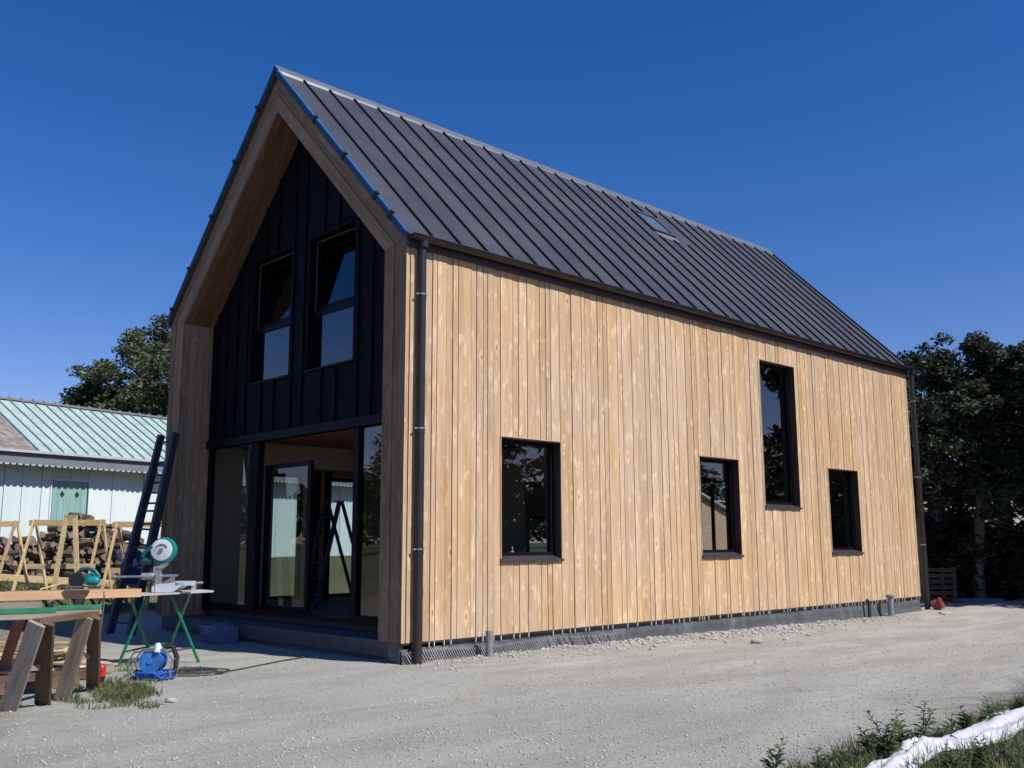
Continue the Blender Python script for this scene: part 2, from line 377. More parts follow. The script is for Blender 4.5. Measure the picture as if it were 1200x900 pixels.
def mat_ground():
    M_,t,p,o=nt('compacted_gravel')
    v=coords(t); big=noise_(t,v,.35,5,.6); med=noise_(t,v,2.2,6,.65); fine=noise_(t,v,30,6,.75); vf=noise_(t,v,110,3,.7)
    c=ramp(t,med,[(.3,(.34,.335,.32)),(.5,(.39,.383,.365)),(.7,(.44,.432,.412))])
    c=mix(t,.62,c,ramp(t,fine,[(.30,(.20,.195,.185)),(.45,(.35,.342,.325)),(.58,(.41,.402,.385)),(.75,(.56,.55,.53))]))
    c=mix(t,.55,c,ramp(t,noise_(t,coords(t,'Object',(1,1,1)),9.,6,.8),[(.32,(.27,.263,.25)),(.5,(.39,.383,.367)),(.68,(.49,.482,.465))]))
    c=mix(t,.35,c,ramp(t,vf,[(.3,(.22,.215,.205)),(.7,(.54,.53,.51))]))
    pat=noise_(t,coords(t,'Object',(.55,1.6,1)),.8,5,.6)
    c=mix(t,mapr(t,pat,.42,.60,0,1),c,(.84,.83,.815),'MULTIPLY')
    pat2=noise_(t,coords(t,'Object',(.16,1.5,1)),1.7,4,.55)
    c=mix(t,mapr(t,pat2,.54,.66,0,1),c,(1.13,1.10,1.05),'MULTIPLY')
    c=mix(t,1.,c,(1.09,1.095,1.02),'MULTIPLY')
    # stones set in the surface
    vo=N(t,'ShaderNodeTexVoronoi'); vo.inputs['Scale'].default_value=38; t.links.new(v,vo.inputs['Vector'])
    st=mapr(t,vo.outputs['Distance'],.12,.2,1,0); sel=N(t,'ShaderNodeSeparateColor'); t.links.new(vo.outputs['Color'],sel.inputs[0])
    pick=mapr(t,sel.outputs[0],.72,.74,0,1); mm=N(t,'ShaderNodeMath',operation='MULTIPLY'); t.links.new(st,mm.inputs[0]); t.links.new(pick,mm.inputs[1])
    c=mix(t,mm.outputs[0],c,ramp(t,sel.outputs[1],[(0,(.16,.15,.145)),(.4,(.36,.35,.33)),(1,(.6,.58,.55))]))
    # earthy, mossy ground at the left by the trestles and on the bank; drier tracks
    geo=t.nodes.new('ShaderNodeSeparateXYZ'); tc=t.nodes.new('ShaderNodeTexCoord'); t.links.new(tc.outputs['Object'],geo.inputs[0])
    def lin(a,b,c0,off): # mask on a*x+b*y+noise
        m1=N(t,'ShaderNodeMath',operation='MULTIPLY_ADD'); t.links.new(geo.outputs[0],m1.inputs[0]); m1.inputs[1].default_value=a; m1.inputs[2].default_value=off
        m2=N(t,'ShaderNodeMath',operation='MULTIPLY_ADD'); t.links.new(geo.outputs[1],m2.inputs[0]); m2.inputs[1].default_value=b; t.links.new(m1.outputs[0],m2.inputs[2])
        m3=N(t,'ShaderNodeMath',operation='MULTIPLY_ADD'); t.links.new(med,m3.inputs[0]); m3.inputs[1].default_value=c0; t.links.new(m2.outputs[0],m3.inputs[2])
        return mapr(t,m3.outputs[0],0,.6,0,1)
    # earth: left of a line through the trestles
    e=lin(-.7,.35,1.6,-3.45+ -.35)
    c=mix(t,e,c,mix(t,.5,ramp(t,fine,[(.3,(.15,.125,.09)),(.7,(.34,.30,.23))]),ramp(t,med,[(.3,(.17,.14,.10)),(.7,(.30,.26,.19))])))
    gr=lin(0,1.,1.5,-12.4)
    c=mix(t,gr,c,mix(t,mapr(t,big,.35,.6,0,1),ramp(t,fine,[(.3,(.055,.072,.03)),(.7,(.13,.15,.065))]),ramp(t,fine,[(.3,(.09,.085,.055)),(.7,(.20,.18,.12))])))
    soil=lin(.12,-1.,1.4,-7.1)
    c=mix(t,soil,c,ramp(t,fine,[(.3,(.05,.045,.032)),(.7,(.16,.15,.10))]))
    tr=lin(.0,1,3.,-400)
    t.links.new(c,p.inputs['Base Color']); p.inputs['Roughness'].default_value=.95; p.inputs['Specular IOR Level'].default_value=.15
    a=N(t,'ShaderNodeMath',operation='ADD'); t.links.new(fine,a.inputs[0]); t.links.new(mm.outputs[0],a.inputs[1])
    bump(t,p,a.outputs[0],1.,.03)
    return M_
M['ground']=mat_ground()

# ------------------------------------------------------------------ ground
def axis(lo,hi,n,far):
    a=list(np.linspace(lo,hi,n)); st=a[1]-a[0]; x=hi; k=st
    r=[]
    while x<far: k*=1.35; x+=k; r.append(x)
    x=lo; k=st; l=[]
    while x>-far: k*=1.35; x-=k; l.append(x)
    return l[::-1]+a+r
xs=axis(-9,22,240,600); ys=axis(-11,22,250,600)
mb=MB(); me=bpy.data.meshes.new('ground')
vs=[(x,y,gz(x,y)) for y in ys for x in xs]; nx=len(xs)
fs=[(j*nx+i,j*nx+i+1,(j+1)*nx+i+1,(j+1)*nx+i) for j in range(len(ys)-1) for i in range(nx-1)]
me.from_pydata(vs,[],fs); me.materials.append(M['ground']); me.polygons.foreach_set('use_smooth',[True]*len(fs))
go=bpy.data.objects.new('ground',me); C.objects.link(go); tag(go,kind='structure')

# ------------------------------------------------------------------ THE HOUSE
W=7.3; L=15.36; ZB=.27; ZE=5.74; ZR=9.46; SL=(ZR-ZE)/(W/2)
house=thing('timber_house','tall narrow timber-clad house with steep dark metal roof and black recessed gable','house')
wins=[(1.77,3.03,1.32,3.08),(6.65,7.90,1.32,3.08),(8.77,10.08,2.24,5.12),(11.27,12.58,1.33,3.09)]
def segs(x0,x1,z0,z1,ws=wins):
    """vertical runs left free by the openings in column x0..x1"""
    cuts=[(a[2],a[3]) for a in ws if a[0]<x1-1e-4 and a[1]>x0+1e-4]; out=[]; z=z0
    for a,b in sorted(cuts): out.append((z,a)); z=b
    out.append((z,z1)); return out
# cladding boards on the long wall
bp=sorted([.075]+[v for w in wins for v in w[:2]]+[L])
mb=MB(); tip=[]
x=.075
lastw=0
while x<L-.02:
    w=random.choice([.075,.085,.10,.11,.12,.13,.17,.18,.25])
    if w<.12 and lastw<.12: w=random.choice([.16,.18,.24])
    if w>.22 and lastw>.15: w=.10
    nb=min([b for b in bp if b>x+1e-4])
    if x+w>nb-.045: w=nb-x
    if w>.31: w=w/2
    lastw=w; gp_=.012; yo=random.choice([0,0,.004,.009])
    for (z0,z1) in segs(x,x+w,ZB,5.70):
        t=random.random()
        mb.box((x+gp_/2,yo,z0+.003*(z0>1)),(0,0,z1-z0-.003),(w-gp_,0,0),(0,.021,0),tone=t)
    tip.append(x); x+=w
mb.build('cladding',M['clad'],house)
# timber wall behind the boards
mb=MB()
cols=sorted(set([.03]+[v for w in wins for v in w[:2]]+[L]))
for a,b in zip(cols[:-1],cols[1:]):
    for z0,z1 in segs(a,b,ZB+.02,5.68): mb.bx(a,b,.03,.30,z0,z1)
mb.build('wall',plain('wall_underlay',(.10,.06,.04),.9),house)
# lining inside
mb=MB()
for a,b in zip(cols[:-1],cols[1:]):
    for z0,z1 in segs(a,b,.3,5.6): mb.bx(max(a,.7),b,.302,.32,z0,z1)
mb.build('wall_lining',M['osb'],house)
# far long wall y=W with openings, boards outside
fw_=[(2.12,2.86,.45,2.95),(3.42,4.25,.45,2.9),(9,10.2,1,2.2)]
mb=MB(); cols=sorted(set([.03]+[v for w in fw_ for v in w[:2]]+[L]))
for a,b in zip(cols[:-1],cols[1:]):
    for z0,z1 in segs(a,b,ZB,5.68,fw_): mb.bx(a,b,W-.30,W-.023,z0,z1)
mb.build('wall',M['osb'],house)
mb=MB(); x=.075
bp=sorted([v for w in fw_ for v in w[:2]]+[L])
while x<L-.02:
    w=random.choice([.10,.13,.145,.17]); nb=min([b for b in bp if b>x+1e-4])
    if x+w>nb-.05: w=nb-x
    for (z0,z1) in segs(x,x+w,ZB,5.70,fw_): mb.box((x+.004,W-.021,z0),(0,0,z1-z0),(w-.008,0,0),(0,.021,0))
    x+=w
mb.build('cladding',M['clad'],house)
# rear gable wall x=L with a window
def zin(y): return ZE+SL*min(y,W-y)
rw=[(4.7,6.6,1.15,3.25)]
mb=MB(); y=.02
cols=sorted(set([.02,W/2,W-.02]+list(rw[0][:2])))
for a,b in zip(cols[:-1],cols[1:]):
    s_=segs(a,b,ZB,0,rw)
    if len(s_)==2:
        mb.bx(L-.25,L-.02,a,b,ZB,rw[0][2]); z0=rw[0][3]
    else: z0=ZB
    mb.prism([(L-.25,a,z0),(L-.25,b,z0),(L-.25,b,zin(b)-.1),(L-.25,a,zin(a)-.1)],(.23,0,0))
mb.build('wall',M['osb'],house)
mb=MB(); y=.0
bp=sorted(list(rw[0][:2])+[W/2,W])
while y<W-.01:
    w=random.choice([.10,.13,.145,.17]); nb=min([b for b in bp if b>y+1e-4])
    if y+w>nb-.05: w=nb-y
    runs=[(ZB,None)] if not (rw[0][0]<y+w-1e-4 and rw[0][1]>y+1e-4) else [(ZB,rw[0][2]),(rw[0][3],None)]
    for z0,z1 in runs:
        a,b=y+.004,y+w-.004
        if z1: mb.prism([(L-.02,a,z0),(L-.02,b,z0),(L-.02,b,z1),(L-.02,a,z1)],(.022,0,0),grain=(0,0,1))
        else: mb.prism([(L-.02,a,z0),(L-.02,b,z0),(L-.02,b,zin(b)-.06),(L-.02,a,zin(a)-.06)],(.022,0,0),grain=(0,0,1))
    y+=w
mb.build('cladding',M['clad'],house)
# the deep timber portal round the front gable
OUT=[(0,ZB),(0,ZE),(W/2,ZR),(W,ZE),(W,ZB)]
INN=[(.5,ZB),(.5,5.62),(W/2,8.79),(W-.5,5.62),(W-.5,ZB)]
def lerp(i,s): return (OUT[i][0]*(1-s)+INN[i][0]*s, OUT[i][1]*(1-s)+INN[i][1]*s)
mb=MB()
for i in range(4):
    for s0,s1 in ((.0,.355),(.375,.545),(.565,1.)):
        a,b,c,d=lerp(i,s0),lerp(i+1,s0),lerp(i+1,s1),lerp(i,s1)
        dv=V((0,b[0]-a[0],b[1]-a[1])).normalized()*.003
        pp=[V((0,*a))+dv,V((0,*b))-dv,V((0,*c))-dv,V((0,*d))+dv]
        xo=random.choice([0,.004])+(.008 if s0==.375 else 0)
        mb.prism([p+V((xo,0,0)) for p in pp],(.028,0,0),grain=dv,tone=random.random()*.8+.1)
mb.build('portal_facing',M['frame_wood_shade_tone'],house)
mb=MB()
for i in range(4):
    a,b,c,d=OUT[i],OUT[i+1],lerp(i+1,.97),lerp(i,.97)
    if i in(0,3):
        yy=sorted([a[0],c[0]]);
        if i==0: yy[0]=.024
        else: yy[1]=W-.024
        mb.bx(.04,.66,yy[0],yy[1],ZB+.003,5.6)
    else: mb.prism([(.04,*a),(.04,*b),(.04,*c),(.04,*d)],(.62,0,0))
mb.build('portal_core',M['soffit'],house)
# reveal boards (inner faces of the portal)
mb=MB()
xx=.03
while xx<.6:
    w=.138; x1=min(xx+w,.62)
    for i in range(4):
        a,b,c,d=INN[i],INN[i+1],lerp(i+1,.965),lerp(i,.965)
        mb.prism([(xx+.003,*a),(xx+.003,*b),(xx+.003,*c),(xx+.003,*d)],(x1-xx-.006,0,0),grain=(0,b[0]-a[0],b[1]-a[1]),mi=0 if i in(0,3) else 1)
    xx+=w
mb.build('portal_lining',[M['frame_wood_shade_tone'],M['soffit']],house)
# corner board showing its lit edge beside the groove
mb=MB(); mb.bx(.0,.03,-.004,.0-.0005+.0,ZB,ZE-.06); mb.bx(.035,.068,.008,.024,ZB,ZE-.06,tone=.02)
mb.build('corner_board',M['clad'],house)
# black recessed gable wall
XG=.6
gw=[(2.12,3.44,4.36,6.60),(4.02,5.34,4.36,6.60)]
def zinn(y): return min(INN[1][1]+(min(y,W-y)-.5)*(8.79-5.62)/(W/2-.5),8.79)
mb=MB(); cols=sorted(set([.5,W/2,W-.5]+[v for w in gw for v in w[:2]]))
for a,b in zip(cols[:-1],cols[1:]):
    op=[w for w in gw if w[0]<b-1e-3 and w[1]>a+1e-3]
    z0=3.44
    if op: mb.bx(XG,XG+.24,a,b,z0,op[0][2]); z0=op[0][3]
    mb.prism([(XG,a,z0),(XG,b,z0),(XG,b,zinn(b)+.05),(XG,a,zinn(a)+.05)],(.24,0,0))
mb.build('gable_wall',M['black_clad'],house)
mb=MB(); y=.5+.28
yy=[.86,1.22,1.60,1.98,2.56,2.98,3.56,3.90,4.46,4.88,5.44,5.82,6.2,6.55]
for y in yy:
    op=[w for w in gw if w[0]-.02<y<w[1]+.02]
    if op: mb.bx(XG-.028,XG-.002,y-.011,y+.011,3.46,op[0][2]-.03); mb.bx(XG-.028,XG-.002,y-.011,y+.011,op[0][3]+.03,zinn(y)-.02)
    else: mb.bx(XG-.028,XG-.002,y-.011,y+.011,3.46,zinn(y)-.02)
mb.bx(XG-.018,XG-.002,1.66,W-1.66,6.70,6.72,grain='y')
mb.build('gable_seams',M['black_seam'],house)
mb=MB(); mb.bx(XG-.05,XG+.1,.5,W-.5,3.30,3.438,grain='y'); mb.build('lintel_flashing',M['alu'],house)
# first-floor gable windows: tilted upper sash over fixed pane
for (a,b,z0,z1) in gw:
    f=MB(); X=XG+.12; t=.055
    for q in ((a,a+t,z0,z1),(b-t,b,z0,z1),(a+t,b-t,z0,z0+t),(a+t,b-t,z1-t,z1),(a+t,b-t,z0+.92,z0+1.02)): f.bx(X,X+.07,*q)
    f.bx(XG-.035,XG+.1,a-.02,b+.02,z0-.03,z0-.002)
    fo=f.build('window',M['alu'],house)
    s_=MB(); s_.bx(X+.02,X+.028,a+t,b-t,z0+t,z0+.92); sub(s_,'pane',M['glass'],fo)
    # sash tilted inward
    th=math.radians(9); h=z1-t-(z0+1.03); O=V((X+.02,0,z0+1.03)); uz=V((math.sin(th),0,math.cos(th))); uxx=V((math.cos(th),0,-math.sin(th)))
    s_=MB()
    for (y0,y1,h0,h1) in ((a+t,a+t+.06,0,h),(b-t-.06,b-t,0,h),(a+t+.06,b-t-.06,0,.06),(a+t+.06,b-t-.06,h-.06,h)):
        s_.box(O+V((0,y0,0))+uz*h0,uz*(h1-h0),V((0,y1-y0,0)),uxx*.05)
    so=sub(s_,'sash',M['alu'],fo)
    s_=MB(); s_.box(O+V((0,a+t+.06,0))+uz*.06+uxx*.02,uz*(h-.12),V((0,b-a-2*t-.12,0)),uxx*.008); sub(s_,'pane',M['glass'],fo)
    s_=MB(); s_.bx(X-.012,X-.002,b-t-.0,b-.045,z0+1.0,z1-.02); s_.bx(X-.012,X-.002,a+.05,b-.05,z1-.045,z1-.035,grain='y'); sub(s_,'edge_strip',plain('lit_edge_tone',(.12,.12,.12),.5),fo)  # paler strips stand in for light caught on the frame edges
# ground-floor glazing
Z0,Z1=.44,3.30
f=MB(); X=XG+.02
for (a,b,c,d) in ((.5,.56,Z0,Z1),(W-.56,W-.5,Z0,Z1),(1.93,2.06,Z0,Z1),(4.95,5.24,Z0,Z1)): f.bx(X,X+.12,a,b,c,d)
f.bx(X,X+.12,.5,W-.5,Z0-.06,Z0,grain='y'); f.bx(X,X+.12,.5,W-.5,Z1,Z1+.09,grain='y')
f.bx(X+.01,X+.11,.56,1.93,Z0,Z0+.06,grain='y'); f.bx(X+.01,X+.11,5.24,W-.56,Z0,Z0+.06,grain='y')
fo=f.build('glazing_frame',M['alu'],house)
for a,b in ((.56,1.93),(5.24,W-.56)):
    s_=MB(); s_.bx(X+.05,X+.06,a,b,Z0+.06,Z1); sub(s_,'pane',M['glass'] if a<1 else M['glass'],fo)
# sliding leaf pushed half open inside
f=MB(); X2=X+.16
for q in ((3.5,3.6,Z0,2.9),(4.85,4.95,Z0,2.9)): f.bx(X2,X2+.06,*q)
f.bx(X2,X2+.06,3.6,4.85,2.82,2.9,grain='y'); f.bx(X2,X2+.06,3.6,4.85,Z0,Z0+.09,grain='y')
fo=f.build('sliding_door',M['alu'],house)
s_=MB(); s_.bx(X2+.025,X2+.033,3.6,4.85,Z0+.09,2.82); sub(s_,'pane',M['glass_clear'],fo)
# slab, porch step, floors
mb=MB(); mb.bx(.08,XG+.2,.05,W-.05,.06,.268,grain='y'); mb.build('threshold',M['conc_dark'],house)
mb=MB(); mb.bx(XG+.2,L-.25,.32,W-.3,.2,.40,grain='x'); mb.build('floor',M['conc_dark'],house)
mb=MB(); mb.bx(XG+.24,8.3,.32,W-.3,3.36,3.60,grain='x'); mb.bx(10.4,L-.26,.32,W-.3,3.36,3.60,grain='x'); mb.build('upper_floor',M['ceil'],house)
mb=MB(); mb.bx(5.2,5.32,3.0,W-.3,.40,3.36); mb.bx(5.2,5.32,.32,1.4,.40,3.36); mb.bx(5.2,5.32,1.4,3.0,2.7,3.36)
mb.bx(XG+.24,5.2,5.6,5.72,2.95,3.36,grain='x'); mb.build('partition',M['osb'],house)
for w in fw_:
    mb=MB()
    mb.bx(w[0],w[0]+.07,W-.2,W-.1,w[2],w[3]); mb.bx(w[1]-.07,w[1],W-.2,W-.1,w[2],w[3]); mb.bx(w[0],w[1],W-.2,W-.1,w[3]-.07,w[3],grain='x'); mb.bx(w[0],w[1],W-.2,W-.1,w[2],w[2]+.07,grain='x')
    ro=mb.build('rear_window',M['alu'],house); s_=MB(); s_.bx(w[0]+.07,w[1]-.07,W-.16,W-.15,w[2]+.07,w[3]-.07); sub(s_,'pane',M['glass'],ro)
for x in (3.05,3.32): mb=MB(); mb.bx(x,x+.1,6.9,7.0,.4,3.0); mb.build('inner_post',M['alu'],house)
mb=MB(); w=rw[0]
for q in ((w[0],w[0]+.07,w[2],w[3]),(w[1]-.07,w[1],w[2],w[3]),(5.66,5.74,w[2],w[3]),(w[0],w[1],w[3]-.07,w[3]),(w[0],w[1],w[2],w[2]+.07)): mb.bx(L-.15,L-.08,*q)
mb.build('rear_window',M['alu'],house)
# long wall windows
for (a,b,z0,z1) in wins:
    f=MB(); t=.018
    f.bx(a,a+t,-.006,.30,z0,z1); f.bx(b-t,b,-.006,.30,z0,z1); f.bx(a+t,b-t,-.006,.30,z1-t,z1,grain='x')
    fo=f.build('window',M['brown_metal'],house)
    f=MB(); f.prism([(a-.015,-.035,z0-.012),(a-.015,.14,z0+.04),(a-.015,.14,z0-.0),(a-.015,-.035,z0-.05)],(b-a+.03,0,0),grain=(1,0,0)); sub(f,'sill',M['sill'],fo)
    f=MB(); t2=.06; Y=.14
    f.bx(a+t,a+t+t2,Y,Y+.07,z0+.03,z1-t); f.bx(b-t-t2,b-t,Y,Y+.07,z0+.03,z1-t); f.bx(a+t+t2,b-t-t2,Y,Y+.07,z1-t-t2,z1-t,grain='x'); f.bx(a+t+t2,b-t-t2,Y,Y+.07,z0+.03,z0+.03+t2,grain='x')
    sub(f,'frame',M['alu'],fo)
    f=MB(); f.bx(a+t+t2,b-t-t2,Y+.03,Y+.038,z0+.03+t2,z1-t-t2); sub(f,'pane',M['glass'],fo)
    f=MB(); f.bx(a-.013,a-.001,-.009,.01,z0,z1+.012); f.bx(a,b,-.006,.01,z1+.001,z1+.010,grain='x'); sub(f,'edge_strip',M['clad'],fo)
# plinth
mb=MB(); mb.bx(.02,L-.01,.05,.3,-.35,ZB+.018,grain='x'); mb.bx(.1,L-.01,W-.25,W-.05,-.35,ZB-.02,grain='x'); mb.bx(L-.3,L-.02,.3,W-.25,-.35,ZB-.02,grain='y')
mb.bx(.1,.3,.3,W-.25,-.35,.05,grain='y')
mb.build('plinth',M['plinth'],house)
# loose membrane, wavy top edge
mb=MB(); P0=None; n=170
for i in range(n):
    x0=.03+(L-.06)*i/n; x1=.03+(L-.06)*(i+1)/n
    def row(x):
        tz=.185+.025*noise.noise(V((x*1.1,0,0)))+.012*noise.noise(V((x*5,2,0))); bw=.02*noise.noise(V((x*1.7,5,0)))
        return [V((x,.034+abs(bw)*.2,tz)),V((x,.018+bw*.6,tz-.07)),V((x,.012+bw,tz-.16)),V((x,-.02+bw,-.14))]
    r0,r1=row(x0),row(x1)
    for k in range(3): mb.poly([r0[k+1],r1[k+1],r1[k],r0[k]],tone=.5)
mb.build('membrane',M['plinth'],house,smooth=True)
# studded drainage sheet / mesh: real lattice strips on the near part
mb=MB()
x=.0
while x<4.2:
    zt=.155+.02*math.sin(x*3); zb=-.10
    for sgn in (1,):
        x0=x; x1=x+.16*1.0
        dens=1 if x<2.6 else (random.random()<.6)
        if dens: mb.bar((x0+.05,-.016,zt),(x1+.05,-.034,zb),.010,.010,upv=(0,1,0))
        if dens and int(x*1000)%3: mb.bar((x1+.05,-.012,zt),(x0+.05,-.028,zb),.004,.005,upv=(0,1,0))
    x+=.042
mb.build('drainage_mesh',plain('dusty_mesh',(.30,.30,.30),.8),house)
# batten ends below the boards
GB=plain('galvanised_batten_ends',(.50,.49,.46),.6)
for i,x in enumerate(tip):
    if x>.1 and random.random()<.85: mb=MB(); mb.bx(x-.006,x+.008,.000,.02,ZB-.062-random.random()*.012,ZB-.004,tone=random.random()*.5+.5); mb.build('batten_end',GB,house)
mb=MB(); mb.bx(.03,L-.02,.006,.03,ZB-.03,ZB-.004,grain='x'); mb.build('vent_grille',M['black'],house)

# roof
RO=.075   # overhang at the eaves
nrm=V((0,-SL,1)).normalized()
def rp(x,s,side,h=0.):
    """point on the roof: s metres (plan) in from wall line, h above surface"""
    y=s; z=ZE+.075+SL*s
    y2=y-SL/math.hypot(1,SL)*h; z2=z+h/math.hypot(1,SL)
    if side: y2=W-y2
    return V((x,y2,z2))
mb=MB(); X0,X1=-.07,L+.05; HW=W/2
seams=[.43+.52*k for k in range(29)]; seams=[s for s in seams if s<L-.1]
edges=[X0]+seams+[X1]
for side in (0,1):
    for a,b in zip(edges[:-1],edges[1:]):
        t=random.random()
        mb.prism([rp(a,-RO,side),rp(a,HW,side),rp(a,HW,side,-.075),rp(a,-RO,side,-.075)],(b-a,0,0),grain=(0,1,SL),tone=t)
roof=mb.build('roof',M['roof'],house)
for side in (0,1):
    for x in seams+[X1-.015]:
        mb=MB()
        ds=1.0 if not side else 1.0
        o=rp(x-.012,-RO+.02,side,.0); e=rp(x-.012,HW-.09,side,0.); n_=rp(x-.012,0,side,1)-rp(x-.012,0,side,0)
        if not side and 8.55<x<9.9:
            for s0,s1 in ((-RO+.02,2.35),(3.2,HW-.09)):
                o=rp(x-.012,s0,side); e=rp(x-.012,s1,side); mb.box(o,e-o,V((.024,0,0)),n_*.035)
        else: mb.box(o,e-o,V((.024,0,0)),n_*.035)
        mb.build('seam',M['seam'],roof)
# ridge cap
mb=MB(); zt=ZE+.075+SL*HW
for side in (0,1):
    a=rp(X0-.01,HW-.10,side,.042); b=rp(X0-.01,HW,side,.03); b.y=HW; b.z=zt+.065
    c=b.copy(); c.z-=.02; d=a.copy(); d.z-=.03
    mb.prism([a,b,c,d],(X1-X0+.02,0,0),grain=(1,0,0))
mb.build('ridge_cap',M['ridge'],roof)
mb=MB()
for a,b in zip(edges[:-1],edges[1:]):
    o=rp(a+.035,HW-.145,0,.006); e=rp(b-.035,HW-.145,0,.006); o2=rp(a+.035,HW-.115,0,.034)
    mb.prism([o,o2,o2+V((0,.006,0)),o+V((0,.006,0))],e-o,grain=(1,0,0))
mb.build('ridge_closure',M['ridge'],roof)
# verge with blue film, left on from delivery
mb=MB(); clips=[]
for side in (0,1):
    o=rp(X0-.012,-RO,side,-.085); e=rp(X0-.012,HW,side,-.085); n_=(rp(0,0,side,1)-rp(0,0,side,0))
    d=e-o
    mb.prism([rp(X0-.012,-RO,side,-.03),rp(X0-.012,HW,side,-.03),rp(X0-.012,HW,side,.022),rp(X0-.012,-RO,side,.022)],(.016,0,0))
    mb.prism([rp(X0,-RO,side,.004),rp(X0,HW-.12,side,.004),rp(X0,HW-.12,side,.022),rp(X0,-RO,side,.022)],(.05,0,0))
    for s in ((.25,.62,1.45,2.3) if not side else (.1,.75,1.55,2.35,3.1)):
        mc=MB(); clips.append(mc); mc.prism([rp(X0-.03,s,side,-.07),rp(X0-.03,s+.04,side,-.07),rp(X0-.03,s+.04,side,.06),rp(X0-.03,s,side,.06)],(.05,0,0))
mb.build('verge_film',M['blue_film'],roof)
for mc in clips: mc.build('verge_clip',M['black'],roof)
# eaves board, deepened to stand in for the gutter's shadow, and gutters
for side in (0,1):
    def Y(y): return W-y if side else y
    mb=MB(); y0,y1=sorted((Y(-.055),Y(-.006))); mb.bx(.0,L,y0,y1,ZE-.165,ZE-.012,grain='x'); mb.build('eaves_board_shade_band',M['brown_metal'],house)
    mb=MB(); n=10; cx=Y(-.125); R_=.068
    prof=[(cx+R_*math.cos(PI+PI*k/n), ZE-.015+R_*math.sin(PI+PI*k/n)) for k in range(n+1)]
    inner=[(cx+(R_-.006)*math.cos(PI+PI*k/n), ZE-.015+(R_-.006)*math.sin(PI+PI*k/n)) for k in range(n+1)]
    for k in range(n):
        mb.prism([(-.02,*prof[k]),(-.02,*prof[k+1]),(-.02,*inner[k+1]),(-.02,*inner[k])],(L+.06,0,0),tone=.5)
    for xe in (-.024,L+.04): mb.prism([(xe,*p) for p in prof],(.004,0,0))
    mb.tube([(-.02,Y(-.125-R_),ZE-.012),(L+.04,Y(-.125-R_),ZE-.012)],.011,8,tone=.5)
    mb.build('gutter',M['gutter'],house,smooth=True)
    x=.3
    while x<L:
        if side: break
        mb=MB(); mb.bx(x,x+.02,*sorted((Y(-.20),Y(-.05))),ZE-.012,ZE-.004); x+=1.04; mb.build('gutter_bracket',M['gutter'],house)
# downpipes
for (x,y,zb,lab) in ((.22,-.072,-.06,'near'),(L+.10,-.09,-.05,'far')):
    mb=MB(); mb.tube([(x,y,ZE-.09),(x,y,zb)],.060,18); mb.lathe((x,y-.03,ZE-.06),(0,0,-1),[(0,.068),(.06,.066),(.10,.06)],18)
    for z in (4.9,3.05,1.45,.9): mb.lathe((x,y,z),(0,0,-1),[(-.05,.0635),(.05,.0635)],18)
    dp=mb.build('downpipe',M['pipe_dark'],house,smooth=True)
    for z in (4.92,3.07,1.47):
        s_=MB(); s_.lathe((x,y,z),(0,0,-1),[(-.008,.066),(.008,.066)],18); s_.bx(x-.09,x-.062,y-.008,y+.008,z-.012,z+.012); s_.bx(x+.062,x+.09,y-.008,y+.008,z-.012,z+.012)
        sub(s_,'bracket',M['chrome'],dp)
# skylight
mb=MB(); 
def rbx(x0,x1,s0,s1,h0,h1,M_=mb):
    M_.prism([rp(x0,s0,0,h0),rp(x0,s1,0,h0),rp(x0,s1,0,h1),rp(x0,s0,0,h1)],(x1-x0,0,0)); return M_
rbx(8.75,8.81,2.5,3.15,.002,.045); rbx(9.49,9.55,2.5,3.15,.002,.045); rbx(8.81,9.49,2.5,2.56,.002,.045); rbx(8.81,9.49,3.09,3.15,.002,.045)
sk=mb.build('skylight',M['roof'],house)
s_=rbx(8.81,9.49,2.56,3.09,.026,.032,MB()); sub(s_,'pane',M['glass_clear'],sk)
s_=rbx(8.815,9.485,2.565,3.085,.012,.02,MB()); sub(s_,'pale_fill',plain('pale_skylight_fill',(.17,.19,.23),.7),sk)  # pale layer added under the pane so the dark glass reads lighter
s_=rbx(8.78,9.52,2.33,2.49,.003,.012,MB()); sub(s_,'flashing',plain('lead_flashing',(.12,.13,.155),.5),sk)

# pipes by the wall
mb=MB(); q=g(V((1.36,-.20,0))); t=thing('riser_pipe','plain grey plastic pipe stub standing at the near end of the plinth','pipe',q)
mb.tube([q+V((0,0,-.05)),V((q.x,q.y,.36))],.052,18); mb.lathe((q.x,q.y,.36),(0,0,1),[(0,.052),(.004,.05)],18); mb.build('pipe',M['grey_pvc'],t,smooth=True)
q=g(V((13.3,-.22,0))); t=thing('riser_pipe','capped grey vent pipe standing at the far end of the plinth','pipe',q)
mb=MB(); mb.tube([q+V((0,0,-.05)),V((q.x,q.y,.34))],.062,18); mb.build('pipe',M['grey_pvc'],t,smooth=True)
mb=MB(); mb.lathe((q.x,q.y,.33),(0,0,1),[(0,.085),(.02,.095),(.05,.095),(.07,.06)],18); mb.build('cap',M['grey_pvc'],t,smooth=True)
q=g(V((12.55,-.10,0))); mb=MB(); mb.tube([q+V((0,0,-.03)),q+V((0,0,.34)),q+V((0,.05,.38))],.035,12); o=mb.build('membrane_pipe',M['black'],smooth=True); tag(o,'slim black pipe rising against the plinth beside the capped vent','pipe')
